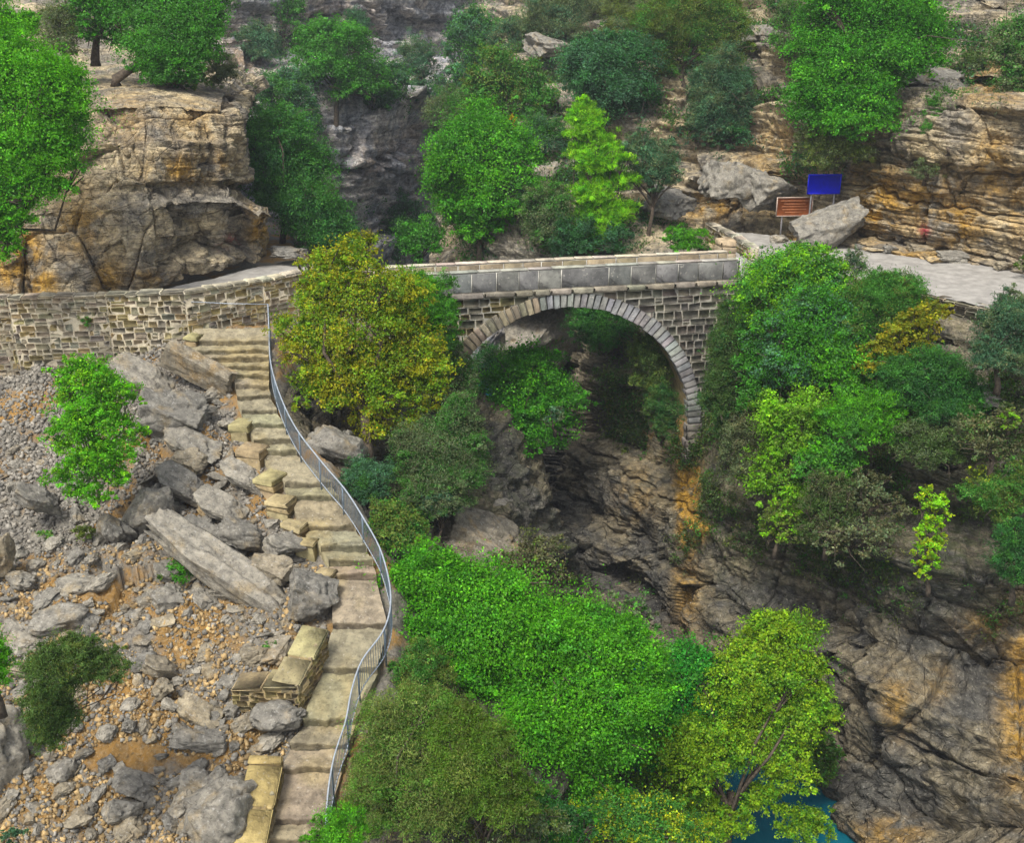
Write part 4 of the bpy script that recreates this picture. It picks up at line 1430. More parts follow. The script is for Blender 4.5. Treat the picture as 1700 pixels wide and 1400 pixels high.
big_rock('pale rock pillar seen through the left half of the arch', 900, 560, 62, 75, 'block', 5, (0.1, 0.05, 0.3), depth=60, Y=63)
big_rock('rock slab under the overhang at the end of the left outcrop', 480, 418, 28, 9, 'slab', 1, (0, 0.05, 0.1), depth=26, Y=54.5)

big_rock('pale flat rock shelf on the gorge wall near the right edge', 1632, 655, 46, 13, 'slab', 2, (0.05, 0.1, 0.2), depth=40, Y=41.8, name='flat_rock')
# loose stones: the largest as objects, small ones as one mass
cand = []
tries = 0
rock_n = 0
LAB = {'grey': 'loose grey limestone rock lying on the rubble slope left of the stairs', 'tan': 'loose tan limestone rock lying on the rubble slope left of the stairs'}
pos = []
while rock_n < 285 and tries < 9000:
    tries += 1
    py = 640 + 760 * R.random()
    px = R.uniform(-10, np.interp(py, EY, EL) - 18)
    up = py < 960
    dens = 0.9 if (px > 150 and 700 < py < 1000) else (0.75 if py > 950 else 0.6)
    if R.random() > dens or (py < 690 and px < 250): continue
    p = on_stair(px, py)
    r = 0.14 + 0.34 * R.random() ** 2.2
    if px < 190 and py < 860: r *= 0.75
    if any((p[0] - q[0]) ** 2 + (p[1] - q[1]) ** 2 < (0.75 * (r + q[2])) ** 2 for q in pos): continue
    pos.append((p[0], p[1], r))
    z = slope_height(np.array([p[0]]), np.array([p[1]]))[0]
    kind = ('block', 'slab', 'round', 'block')[R.integers(4)]
    mat = 'tan' if R.random() < (0.3 if py > 950 else 0.12) else 'grey'
    k = r * 1.35
    o = add_rock('rock', (p[0], p[1], z + r * 0.28), (k * R.uniform(.8, 1.3), k * R.uniform(.7, 1.2), k * R.uniform(.6, 1.0)), (R.uniform(-.5, .7), R.uniform(-.5, .6), R.uniform(0, 6.3)), kind, int(R.integers(9)), mat)
    tag(o, LAB[mat], 'rock', 'loose %s rocks on the rubble slope' % mat)
    rock_n += 1


def rubble(n):
    S = np.array([(x, y, z) for z in (-1, 1) for y in (-1, 1) for x in (-1, 1)]) * 0.62      # angular chips
    SF = np.array([(0, 2, 3), (0, 3, 1), (4, 5, 7), (4, 7, 6), (0, 1, 5), (0, 5, 4), (2, 6, 7), (2, 7, 3), (0, 4, 6), (0, 6, 2), (1, 3, 7), (1, 7, 5)])
    py = 535 + 895 * R.random(n)
    px = R.uniform(-40, 1, n) * 0
    lim = np.interp(py, EY, EL) - 8
    px = -30 + (lim + 30) * R.random(n)
    pts = np.array([on_stair(a, b) for a, b in zip(px, py)])
    cl = vnoise(np.stack([pts[:, 0] * 0.5, pts[:, 1] * 0.5, 0 * py], 1), 88)
    keep = (cl > -0.75) | (py < 900)
    pts, py, px = pts[keep], py[keep], px[keep]
    m = len(pts)
    z = slope_height(pts[:, 0], pts[:, 1])
    r = 0.022 + 0.095 * R.random(m) ** 2.8
    grid = (px < 330) & (py < 880)
    r = np.where(grid, 0.035 + 0.10 * R.random(m) ** 2.2, r)
    rot = R.normal(size=(m, 3, 3))
    q, _ = np.linalg.qr(rot)
    sc3 = R.uniform(0.55, 1.25, (m, 1, 3))
    loc = S[None] * (1 + R.uniform(-0.45, 0.45, (m, len(S), 3))) * sc3
    V = np.einsum('mvk,mkj->mvj', loc, q) * r[:, None, None]
    V = V + np.stack([pts[:, 0], pts[:, 1], z + r * 0.25], 1)[:, None]
    F = (np.arange(m)[:, None, None] * len(S) + SF[None]).reshape(-1, 3)
    g = R.random(m)
    soft = np.where((py > 900)[:, None], np.array([[0.33, 0.235, 0.115]]), np.array([[0.225, 0.21, 0.185]]))
    base = np.where((g < 0.58)[:, None], soft, np.array([[0.20, 0.19, 0.17]]))
    base = base * R.uniform(0.65, 1.45, (m, 1))
    o = link('rubble', mesh_np('rubble', V.reshape(-1, 3), F, M_STONE, tint=np.repeat(base, len(S), 0)))
    tag(o, 'small broken stones and gravel strewn over the slope', 'rubble', kind='stuff')


rubble(30000)

# ------------------------------------------------------------------ trees and shrubs
GREENS = {
    'bright': (0.078, 0.270, 0.008), 'rich': (0.046, 0.190, 0.012), 'mid': (0.048, 0.165, 0.022), 'dark': (0.026, 0.105, 0.024),
    'olive': (0.105, 0.150, 0.026), 'greyolive': (0.105, 0.145, 0.065), 'blue': (0.050, 0.130, 0.065), 'lime': (0.150, 0.350, 0.008),
    'yellow': (0.310, 0.380, 0.010), 'gold': (0.330, 0.280, 0.008), 'scrub': (0.100, 0.110, 0.050), 'rust': (0.30, 0.12, 0.015), 'darkolive': (0.060, 0.115, 0.025),
}
# leaf shapes: width ratio, size factor, clump spread, upward bias
STYLE = {'broad': (0.62, 1.0, 0.17, 0.5), 'fine': (0.30, 0.95, 0.15, 0.7), 'needle': (0.14, 1.35, 0.13, 0.8), 'sparse': (0.62, 1.05, 0.14, 0.5)}


def leaves(Cs, Rad, nleaf, lp, style, rg, cols, mixf, seed, squash=1.0):
    """crown of many small leaf faces: Cs lobe centres, Rad lobe radii (n,3), leaf length lp in metres"""
    wr, sz, spread, upb = STYLE[style]
    Vs, Ts = [], []
    lobe = 0
    for c, r, n in zip(Cs, Rad, nleaf):
        lobe += 1
        per = 34 if style != 'needle' else 40
        ns = max(8, int(n / per))
        d = rg.normal(size=(ns, 3))
        d /= np.linalg.norm(d, axis=1, keepdims=True)
        d[:, 2] = np.where(d[:, 2] < -0.55, -d[:, 2], d[:, 2])
        wob = 1 + 0.42 * vnoise(d * 2.4 + seed + lobe * 3.7, seed) + 0.30 * vnoise(d * 6 + lobe, seed + 1)
        rr = (rg.random(ns) ** 0.42) * wob
        stray = rg.random(ns) < 0.10                     # loose sprays standing out of the crown
        rr = np.where(stray, wob * rg.uniform(1.0, 1.28, ns), rr)
        sc_ = c + d * r * rr[:, None]
        k = rg.integers(0, ns, int(n))
        m = len(k)
        sp = spread * r.mean() * (0.6 + 0.8 * rg.random(ns))[k][:, None]
        off = rg.normal(size=(m, 3)) * sp * np.array([1, 1, 0.72])
        P = sc_[k] + off
        # direction each leaf lies along, and the way it faces
        ax = d[k] * 0.55 + rg.normal(size=(m, 3)) * 0.75 + np.array([0, 0, -0.15 if style != 'needle' else 0.45])
        ax /= np.linalg.norm(ax, axis=1, keepdims=True)
        nn = d[k] * 0.75 + np.array([0, 0, upb]) + rg.normal(size=(m, 3)) * 0.42
        w = np.cross(ax, nn)
        w /= np.linalg.norm(w, axis=1, keepdims=True) + 1e-9
        L = lp * sz * rg.uniform(0.65, 1.35, (m, 1))
        W = L * wr * 0.5
        up = np.cross(w, ax)
        b = P - ax * L * 0.5
        q = np.stack([b, P + w * W + up * L * 0.08, P + ax * L * 0.5 - up * L * 0.12, P - w * W + up * L * 0.08], 1)
        Vs.append(q.reshape(-1, 3))
        f = mixf + 0.0
        base = np.tile(np.array(cols[0]), (m, 1))
        if len(cols) > 1:
            nv = vnoise(sc_ * (1.5 / max(r.mean(), 0.3)) + seed * 1.3, seed + 5)[k] * 0.5 + 0.5 + rg.normal(size=m) * 0.13
            s = np.clip((nv - (1 - f)) / 0.16 + 0.5, 0, 1)[:, None]
            base = base * (1 - s) + np.array(cols[1]) * s
        clump = np.exp(rg.normal(size=ns) * 0.28)[k][:, None]
        t = 1.28 * base * clump * np.exp(rg.normal(size=(m, 1)) * 0.13)
        t[:, 0] *= np.exp(rg.normal(size=m) * 0.12)
        Ts.append(np.repeat(np.clip(t, 0.004, 0.8), 4, axis=0))
    V = np.concatenate(Vs)
    T = np.concatenate(Ts)
    F = np.arange(len(V)).reshape(-1, 4)
    return V, F, T


TSEED = [100]
NLEAF = [0]
ALLT = ['bank_terrain', 'gorge_terrain', 'hillside_terrain', 'canyon_terrain', 'outcrop_terrain', 'slope_terrain']


SCALE = [1.13]


def tree(name, label, cat, lobes, t=None, style='broad', cols=('mid',), mixf=0.35, leaf=6.0, dens=6.0, base=None, trunk=None, group=None, sub=True, depthk=0.85, only=None, bark=None, tw=1.0, nlimb=26):
    """lobes: (px, py, rx, ry) in the photograph; t: distance along the view axis (None = stands where its foot meets the ground)"""
    TSEED[0] += 7
    leaf *= 0.72
    seed = TSEED[0]
    rg = np.random.default_rng(seed)
    lobes = [(q[0], q[1], q[2] * SCALE[0], q[3] * SCALE[0], *q[4:]) for q in lobes]
    big = max(lobes, key=lambda q: q[2] * q[3])
    x0, x1 = min(q[0] - q[2] for q in lobes), max(q[0] + q[2] for q in lobes)
    y1 = max(q[1] + q[3] for q in lobes)
    if t is None:
        fx = big[0]
        h = hit_px(fx, y1 - 0.15 * big[3], only)
        t = float(project(h[None])[2][0]) - 0.35 * (big[2] + big[3]) / 2 * (project(h[None])[2][0] / FPX) if h is not None else 60.0
    Cs, Rd, Nn, prim = [], [], [], []
    for li, q in enumerate(lobes):
        px, py, rx, ry = q[:4]
        tt = t + (q[4] if len(q) > 4 else (0 if li == 0 else rg.uniform(-0.4, 0.4) * rx * t / FPX))
        s = tt / FPX
        c = at_t(px, py, tt)
        dz = (rx + ry) / 2 * depthk
        parts = [(0, 0, 0, 0.80, 0.80, 0.8)] if sub else [(0, 0, 0, 1, 1, 1)]
        if sub:
            nsub = int(np.clip(3 + (rx + ry) / 16, 4, 12))
            for j in range(nsub):
                a = 2 * math.pi * (j + rg.uniform(-.3, .3)) / nsub
                e = rg.uniform(0.42, 0.88)
                k = rg.uniform(0.20, 0.50)
                parts.append((math.cos(a) * e, math.sin(a) * e, rg.uniform(-0.8, 0.3), k, k * rg.uniform(0.75, 1.0), k))
        right, upv, fwd = np.array([1, 0, 0]), np.array([0, SP, CP]), np.array([0, CP, -SP])
        prim.append((c, max(rx, ry) * s))
        for (ox, oy, od, kx, ky, kd) in parts:
            Cs.append(c + right * ox * rx * s + upv * oy * ry * s + fwd * od * dz * s * 0.7)
            r = np.array([rx * kx * s, dz * kd * s, ry * ky * s])
            Rd.append(r)
            Nn.append(dens * math.pi * rx * kx * ry * ky / (leaf * leaf * 0.5 * STYLE[style][0] / 0.62))
    # foot of the stem
    c0, r0 = prim[lobes.index(big)]
    s = t / FPX
    if base is not None:
        bpt = at_t(*base) if len(base) == 3 else np.array(hit_px(*base))
    else:
        low = at_t(big[0], y1, t)
        hz = cast((low[0], low[1] + 0.3, low[2] + 0.5 * r0), (0, 0, -1))
        zb = hz[0][2] if hz is not None and low[2] - hz[0][2] < 2.2 * r0 + 1.5 else low[2] - 0.25 * r0
        bpt = np.array([low[0], low[1] + 0.3, min(zb, low[2] + 0.4 * r0) - 0.1])
        hv = hit_px(big[0], y1 - 0.3 * big[3])           # on a steep face the stem springs from the rock behind the crown
        if hv is not None and not name.endswith('tree') and np.linalg.norm(hv - c0) < 3.5 * r0: bpt = hv
    root = empty(name, bpt)
    tag(root, label, cat, group)
    lp = leaf * s
    V, F, T = leaves(Cs, Rd, Nn, lp, style, rg, [GREENS[k] if isinstance(k, str) else k for k in cols], mixf, seed)
    NLEAF[0] += len(F)
    me = mesh_np('crown', V, F, M_LEAF, tint=T)
    link('crown' if name.endswith('tree') else 'foliage', me, root)
    # stem with limbs reaching into every lobe
    mb = MB()
    R0 = (trunk if trunk else 0.055 * r0 + 0.03) * tw
    fork = bpt * 0.45 + c0 * 0.55
    fork = fork + rg.normal(size=3) * 0.08 * r0
    mid = (bpt + fork) / 2 + rg.normal(size=3) * 0.07 * r0
    mb.tube([bpt - (0, 0, 0.3), bpt + (0, 0, 0.05), mid, fork], [R0 * 1.35, R0 * 1.1, R0 * 0.85, R0 * 0.7], 7)
    order = rg.permutation(len(Cs))[:nlimb]
    for j in order:
        c, r = Cs[j], Rd[j]
        st = fork * rg.uniform(0.6, 1.0) + 0
        k = rg.uniform(0.35, 1.0)
        st = mid * (1 - k) + fork * k
        en = c + rg.normal(size=3) * r * 0.2
        m1 = (st + en) / 2 + rg.normal(size=3) * 0.12 * np.linalg.norm(en - st) + (0, 0, 0.05 * r0)
        mb.tube([st, m1, en], [R0 * 0.42, R0 * 0.26, R0 * 0.10], 5, cap=False)
        for _ in range(5):
            e2 = c + rg.normal(size=3) * r * 0.62
            mb.tube([m1 * 0.4 + en * 0.6, (en + e2) / 2 + rg.normal(size=3) * 0.05 * r0, e2], [R0 * 0.2, R0 * 0.13, R0 * 0.05], 4, cap=False)
    mb.build('trunk' if name.endswith('tree') else 'stem', bark or M_BARK, root)
    return root


B = 'tree'
S = 'shrub'
# --- left
tree('broadleaf_tree', 'tall bright green tree filling the upper left corner in front of the orange cliff', B,
     [(35, 200, 100, 120), (-10, 90, 80, 90), (70, 260, 70, 55), (20, 320, 60, 50), (10, 400, 28, 45), (90, 150, 50, 55)], 42.5, 'broad', ('bright', 'rich'), 0.3, 5.5, 6.5, base=(-20, 480, 43))
tree('olive_tree', 'dull grey olive tree behind the bright corner tree on top of the outcrop', B, [(98, 55, 48, 48)], 57, 'fine', ('greyolive', 'olive'), 0.3, 5, 5, base=(110, 125, 58))
tree('oak_tree', 'dark trunked leafy tree standing at the left end of the outcrop top', B, [(175, 25, 50, 50), (150, -20, 60, 40), (215, -10, 60, 40)], 57.5, 'broad', ('rich', 'mid'), 0.4, 5, 5.5, base=(158, 100, 58.5), trunk=0.22)
tree('oak_tree', 'broad leafy tree with a leaning dark trunk on the edge of the outcrop top', B,
     [(280, 65, 75, 60), (320, 25, 50, 45), (240, 20, 55, 45), (275, 120, 50, 25), (335, 85, 35, 40)], 56.5, 'broad', ('rich', 'mid'), 0.5, 5, 6, base=(192, 133, 57.5), trunk=0.24)
tree('shrub', 'low green bush on the outcrop top below the leaning trunk tree', S, [(305, 133, 34, 20), (270, 130, 20, 12)], 57.5, 'broad', ('mid', 'olive'), 0.4, 5, 5)
tree('shrub', 'grey olive bush at the right edge of the outcrop top', S, [(362, 112, 34, 30)], 60, 'fine', ('greyolive',), 0.3, 5, 5)
tree('shrub', 'bright green bush growing among loose rocks below the rubble wall', S,
     [(150, 665, 58, 60), (185, 720, 48, 55), (130, 730, 45, 55), (165, 790, 55, 45), (120, 630, 30, 30), (205, 660, 30, 22)], 36.5, 'sparse', ('bright', 'lime'), 0.35, 5.6, 4.2, base=(165, 838), tw=0.5)
tree('shrub', 'dark olive shrub with a pale green side branch on the lower left slope', S,
     [(100, 1120, 55, 60), (85, 1190, 45, 50), (175, 1105, 42, 32), (130, 1080, 35, 30)], 27.2, 'fine', ('darkolive', 'olive'), 0.25, 6.0, 6, base=(85, 1245), tw=0.6)
tree('shrub', 'sliver of bright green bush cut by the left frame edge above the tall pale boulder', S, [(-12, 1100, 34, 58)], 24.5, 'fine', ('bright',), 0.3, 7, 6)
tree('shrub', 'small grey green plant in the bottom left corner', S, [(22, 1388, 18, 20)], 23.2, 'sparse', ('blue', 'greyolive'), 0.4, 6, 4, tw=0.3)
for px, py, rx, ry, c, lab in [(76, 895, 16, 16, 'mid', 'small green weed left of the pale weed on the rubble slope'), (138, 893, 20, 22, 'olive', 'small yellowish weed right of the green weed on the rubble slope'),
                               (300, 948, 26, 26, 'rich', 'patch of weeds growing along the lower side of the long diagonal slab'), (375, 975, 10, 12, 'mid', 'tiny green weed on the long diagonal slab near its middle'),
                               (443, 1075, 12, 10, 'mid', 'tiny green weed just uphill of the corner retaining wall'), (140, 535, 12, 12, 'mid', 'small green tuft growing out of the rubble wall face')]:
    o = tree('weed', lab, 'weed', [(px, py, rx, ry)], None if py > 560 else 45.6, 'sparse', (c, 'olive'), 0.4, 6, 2.6, sub=False, only=['slope_terrain'], tw=0.25)

# --- canyon behind the bridge, left of the notch
cb = [
    ('shrub', 'rounded dark green bush at the foot of the outcrop, lowest of the big bushes there', [(520, 355, 50, 50), (545, 390, 38, 26)], 60.5, 'broad', ('mid', 'dark'), 0.5),
    ('broadleaf_tree', 'large dark green tree leaning against the right end of the outcrop', [(465, 270, 60, 62), (490, 320, 50, 50), (430, 235, 35, 30)], 62, 'broad', ('mid', 'dark'), 0.4),
    ('shrub', 'blue green bush above the ledge behind the outcrop', [(480, 170, 48, 42), (505, 210, 30, 26)], 84, 'broad', ('blue', 'mid'), 0.4),
    ('shrub', 'yellowish bush on the ledge just right of the blue green bush', [(505, 142, 18, 14)], 90, 'broad', ('olive', 'yellow'), 0.5),
    ('broadleaf_tree', 'broad green tree on the canyon ledge left of the dark cliff', [(555, 95, 52, 50), (600, 125, 40, 36), (525, 70, 30, 26)], None, 'broad', ('mid', 'rich'), 0.5),
    ('shrub', 'grey green tree spreading down from the broad tree to the cliff edge', [(640, 140, 34, 34)], None, 'broad', ('blue', 'mid'), 0.5),
    ('shrub', 'small dark bush on the cliff edge under the broad ledge tree', [(612, 158, 22, 20)], None, 'broad', ('dark',), 0.3),
    ('broadleaf_tree', 'round green tree at the top edge left of the bare cliff', [(470, 22, 32, 28)], None, 'broad', ('mid',), 0.3),
    ('shrub', 'grey bush on the ledge below the round top edge tree', [(430, 75, 36, 30)], None, 'fine', ('blue', 'greyolive'), 0.4),
    ('shrub', 'dull green bush against the bare upper cliff', [(592, 42, 22, 26)], None, 'fine', ('blue', 'dark'), 0.4),
    ('shrub', 'grey green bush on the middle ledge left of the canyon notch', [(700, 105, 26, 34)], None, 'fine', ('blue', 'greyolive'), 0.4),
    ('broadleaf_tree', 'tall dull green tree standing at the head of the canyon notch', [(780, 75, 38, 46), (770, 125, 28, 26)], None, 'broad', ('mid', 'blue'), 0.5),
    ('shrub', 'small grey bush on the cliff rim right of the small dark bush', [(690, 152, 20, 16)], None, 'fine', ('blue',), 0.4),
    ('shrub', 'dark bush at the bottom of the canyon notch left of the big round tree', [(660, 365, 40, 36), (640, 400, 30, 30)], None, 'broad', ('dark', 'blue'), 0.4),
    ('shrub', 'green bush behind the bridge parapet at the bottom of the notch', [(700, 400, 34, 36)], 66, 'broad', ('mid', 'rich'), 0.5),
    ('shrub', 'dark green bush between the leaning outcrop tree and the notch', [(575, 400, 22, 36)], 68, 'broad', ('blue', 'dark'), 0.4),
    ('shrub', 'pale bush on the talus right of the outcrop top', [(405, 175, 22, 26)], 72, 'fine', ('blue', 'greyolive'), 0.5),
    ('shrub', 'dim olive bush at the top of the canyon notch under the tall dull tree', [(745, 190, 30, 40)], None, 'fine', ('greyolive', 'mid'), 0.4),
]
SCALE[0] = 1.25
for nm, lab, lobes, t, st, cols, mf in cb:
    tree(nm, lab, B if nm.endswith('tree') else S, lobes, t, st, cols, mf, 4.6, 6.0, group='trees and bushes of the far canyon')

# --- hillside right of the notch
cr = [
    ('broadleaf_tree', 'big round bright green tree with an orange tinge behind the left end of the bridge', [(795, 255, 72, 72), (830, 300, 60, 60), (770, 310, 55, 55), (800, 370, 50, 30)], 64, 'broad', ('rich', 'bright'), 0.45, 5.5, 6.5),
    ('shrub', 'orange leaved twig of autumn foliage on top of the big round tree', [(848, 212, 10, 16)], 63, 'sparse', ('rust', 'gold'), 0.5, 4, 3),
    ('broadleaf_tree', 'yellow green topped tree above the big round tree', [(830, 140, 46, 46), (800, 160, 30, 30), (880, 160, 40, 50)], None, 'broad', ('mid', 'olive'), 0.4, 4.6, 6),
    ('broadleaf_tree', 'dark blue green tree up the slope behind the pine', [(1010, 130, 66, 60), (985, 110, 50, 46), (1040, 165, 36, 40)], None, 'broad', ('dark', 'blue'), 0.5, 4.6, 6.5),
    ('olive_tree', 'grey olive tree along the top edge above the dark blue green tree', [(950, 25, 60, 36), (900, 40, 36, 30)], None, 'fine', ('greyolive', 'blue'), 0.4, 4.6, 6),
    ('pine_tree', 'slender yellow green pine standing behind the middle of the bridge',
     [(975, 200, 28, 26), (985, 240, 40, 22), (995, 270, 44, 22), (1010, 300, 46, 20), (985, 320, 38, 18), (1000, 350, 50, 20), (990, 385, 38, 22), (985, 405, 14, 14)], 60.5, 'needle', ('lime', 'bright'), 0.35, 6.0, 6.0),
    ('olive_tree', 'grey green tree with a thin leaning trunk beside the pine', [(1080, 265, 42, 36), (1100, 290, 30, 28), (1060, 245, 26, 22)], 61, 'fine', ('blue', 'greyolive'), 0.4, 5, 5),
    ('shrub', 'dull olive bush right behind the parapet left of the pine', [(915, 372, 46, 46), (905, 340, 30, 30)], 60.5, 'fine', ('greyolive', 'mid'), 0.5, 5, 5.5),
    ('shrub', 'dark grey green bush behind the parapet at the foot of the pine', [(950, 400, 36, 32), (1020, 400, 24, 24)], 59.5, 'fine', ('dark', 'blue'), 0.5, 5, 5),
    ('shrub', 'grey bush on the slope between the round tree and the parapet', [(865, 320, 28, 40)], 63, 'fine', ('greyolive', 'blue'), 0.5, 5, 5),
    ('olive_tree', 'large olive green tree near the top edge right of the dark blue green tree', [(1140, 45, 72, 46), (1200, 60, 46, 50), (1110, 80, 40, 40)], None, 'fine', ('olive', 'mid'), 0.4, 4.8, 6),
    ('olive_tree', 'grey green tree hanging down the ledges left of the large green tree', [(1195, 150, 44, 50), (1215, 185, 40, 36), (1175, 205, 34, 36)], None, 'fine', ('blue', 'greyolive'), 0.35, 4.8, 6),
    ('shrub', 'dark bush at the base of the ledges above the path', [(1215, 225, 34, 24)], None, 'broad', ('blue', 'dark'), 0.4, 4.8, 5),
    ('shrub', 'dull olive bush between the olive tree and the large green tree', [(1312, 62, 30, 42)], None, 'fine', ('greyolive', 'mid'), 0.5, 4.8, 5),
    ('broadleaf_tree', 'large rich green tree growing on the cliff above the signs',
     [(1440, 60, 95, 80), (1400, 130, 75, 65), (1500, 70, 60, 60), (1370, 180, 58, 50), (1430, 185, 55, 45), (1420, -20, 90, 50)], 57.5, 'broad', ('rich', 'bright'), 0.3, 5.2, 6.5, (1490, 215, 59)),
    ('shrub', 'round green bush growing out of the layered rock right of the large tree', [(1575, 190, 36, 34), (1560, 225, 28, 30)], 56, 'fine', ('mid', 'rich'), 0.5, 5, 6),
    ('broadleaf_tree', 'green tree cut by the upper right frame edge', [(1690, 90, 42, 60), (1710, 140, 46, 40)], 57, 'broad', ('mid', 'greyolive'), 0.5, 5, 6),
    ('shrub', 'low dark bush on the cliff top between the large tree and the right edge', [(1610, 108, 24, 18)], None, 'fine', ('darkolive', 'greyolive'), 0.5, 5, 5),
    ('shrub', 'bright grassy bush beside the parapet at the start of the dirt path', [(1142, 400, 34, 18), (1125, 392, 18, 16)], 56.5, 'fine', ('bright', 'mid'), 0.5, 5, 6),
    ('shrub', 'sparse bush on the ledges right under the large green tree', [(1390, 250, 50, 26), (1350, 235, 30, 24)], 58, 'fine', ('olive', 'greyolive'), 0.5, 5, 3.5),
    ('shrub', 'small grey bush on the orange rock between the two ledges above the signs', [(1535, 285, 26, 16)], 55.6, 'fine', ('greyolive',), 0.5, 5, 3),
    ('shrub', 'small green plant at the road edge in the right corner of the cliff foot', [(1700, 440, 14, 12)], 52, 'fine', ('olive', 'mid'), 0.5, 5, 4),
    ('shrub', 'grey green bush on the slope left of the pine near the pale boulder', [(905, 235, 40, 36)], None, 'fine', ('blue', 'mid'), 0.5, 4.8, 5),
    ('shrub', 'olive bush at the top edge between the two olive trees', [(1040, 20, 40, 40)], None, 'fine', ('greyolive', 'olive'), 0.5, 4.6, 5),
    ('shrub', 'dim bush above the round tree in the middle of the slope', [(860, 60, 34, 30)], None, 'fine', ('greyolive', 'blue'), 0.5, 4.6, 5),
]
SCALE[0] = 1.2
for nm, lab, lobes, t, st, cols, mf, lf, dn, *bs in cr:
    tree(nm, lab, B if nm.endswith('tree') else S, lobes, t, st, cols, mf, lf, dn, base=bs[0] if bs else None, group='trees and bushes of the hillside', only=['hillside_terrain'])

SCALE[0] = 1.13
# --- gorge, in front of and under the bridge
gl = 'trees and bushes of the gorge'
SCALE[0] = 1.0
tree('plane_tree', 'yellow and olive autumn tree standing between the stairs railing and the bridge', B,
     [(600, 520, 95, 85), (545, 470, 60, 60), (590, 420, 45, 35), (650, 500, 60, 55), (680, 590, 75, 65), (600, 640, 90, 60), (520, 570, 60, 65), (520, 640, 40, 45), (640, 700, 60, 45), (710, 640, 48, 48)],
     43.8, 'broad', ((0.110, 0.210, 0.008), (0.235, 0.25, 0.008)), 0.46, 6.0, 4.4, base=(610, 800, 43.5), trunk=0.28, group=gl)
SCALE[0] = 1.13
tree('shrub', 'bright green shrub half hidden behind the right side of the yellow tree', S, [(705, 500, 45, 40), (735, 540, 28, 40), (690, 470, 26, 22)], 46.8, 'fine', ('bright', 'mid'), 0.5, 5.5, 6, group=gl)
tree('willow_shrub', 'soft grey green willow bush below the yellow tree', S, [(735, 760, 68, 66), (700, 800, 50, 45), (760, 700, 36, 50), (725, 830, 55, 28)], 43.8, 'fine', ('greyolive', 'mid'), 0.45, 5.5, 6.5, group=gl)
tree('shrub', 'green shrub hanging beside the left foot of the arch', S, [(760, 620, 28, 45), (780, 650, 18, 35)], 48.5, 'fine', ('mid', 'greyolive'), 0.5, 5.5, 5, group=gl)
tree('broadleaf_tree', 'dense bright green tree seen through the arch of the bridge', B, [(880, 645, 66, 62), (850, 690, 50, 50), (915, 690, 48, 45), (880, 720, 55, 28), (880, 600, 40, 30)], 54.5, 'broad', ('rich', 'bright'), 0.3, 5.5, 6.5, group=gl, base=(870, 800, 55))
tree('shrub', 'pale grey green sprig at the right side of the tree under the arch', S, [(922, 690, 24, 18)], 52.5, 'sparse', ('blue', 'greyolive'), 0.5, 6, 3, group=gl)
tree('shrub', 'dark trailing bush just under the crown of the arch', S, [(1000, 545, 52, 36), (975, 525, 36, 24)], 58, 'fine', ('dark', 'mid'), 0.4, 5, 5, group=gl)
tree('shrub', 'olive bush on the rock under the right side of the arch', S, [(1082, 610, 36, 48), (1070, 580, 30, 26)], 54.6, 'fine', ('olive', 'darkolive'), 0.5, 5, 4.5, group=gl)
tree('shrub', 'dark bush on the rock between the arch foot and the olive bush', S, [(1100, 690, 26, 50)], 51.5, 'fine', ('darkolive', 'dark'), 0.5, 5, 3.5, group=gl)
tree('shrub', 'round blue green bush just outside the railing', S, [(612, 805, 40, 38), (600, 780, 26, 22)], 40.0, 'fine', ('blue', 'mid'), 0.3, 5.5, 6, group=gl)
tree('shrub', 'yellow green bush outside the railing below the round blue green bush', S, [(665, 885, 48, 42), (640, 850, 30, 26)], 38.8, 'broad', ('mid', 'olive'), 0.5, 5.5, 5.5, group=gl)
tree('shrub', 'small grey bush between the willow bush and the pink rock', S, [(730, 835, 36, 24)], 43, 'fine', ('blue', 'greyolive'), 0.5, 5.5, 5, group=gl)
tree('shrub', 'scrubby olive bush on the pink rock beside the gorge', S, [(890, 935, 50, 46)], 44, 'sparse', ('olive', 'scrub'), 0.5, 5.5, 3.0, group=gl)
tree('broadleaf_tree', 'huge bright green tree spreading over the gorge right of the stairs', B,
     [(800, 1050, 130, 90), (715, 985, 75, 75), (930, 1060, 110, 75), (1000, 1110, 90, 70), (850, 1150, 140, 90), (720, 1090, 80, 80), (960, 1200, 110, 80), (900, 1260, 100, 90), (960, 1320, 80, 60), (860, 1350, 70, 60), (760, 1170, 70, 60)],
     37.5, 'broad', ('bright', 'rich'), 0.42, 6.2, 6.2, base=(880, 1500, 38), trunk=0.35, group=gl)
tree('broadleaf_tree', 'fresh green tree between the huge tree and the yellow plane tree', B, [(1130, 1150, 75, 65), (1080, 1180, 55, 55), (1100, 1230, 70, 50)], 40.5, 'broad', ((0.03, 0.215, 0.02), 'rich'), 0.4, 6.0, 5.5, base=(1100, 1480, 41), group=gl)
tree('shrub', 'pale leafy sprigs above the right shoulder of the huge green tree', S, [(1035, 1015, 45, 26), (1070, 1040, 28, 22)], 41.5, 'sparse', ('mid', 'greyolive'), 0.5, 6, 2.4, group=gl)
tree('plane_tree', 'yellow green plane tree leaning over the blue river', B,
     [(1285, 1090, 78, 56), (1270, 1045, 42, 32), (1310, 1140, 62, 45), (1230, 1190, 78, 60), (1290, 1220, 70, 55), (1160, 1250, 80, 50), (1310, 1290, 42, 34), (1120, 1290, 70, 40), (1350, 1180, 40, 50), (1250, 1130, 70, 60), (1170, 1330, 50, 30), (1260, 1330, 40, 26), (1330, 1370, 46, 30), (1200, 1370, 50, 24)],
     40.0, 'broad', ((0.175, 0.29, 0.010), (0.085, 0.21, 0.010)), 0.45, 6.0, 5.2, base=(1175, 1480, 40), trunk=0.22, group=gl, nlimb=6)
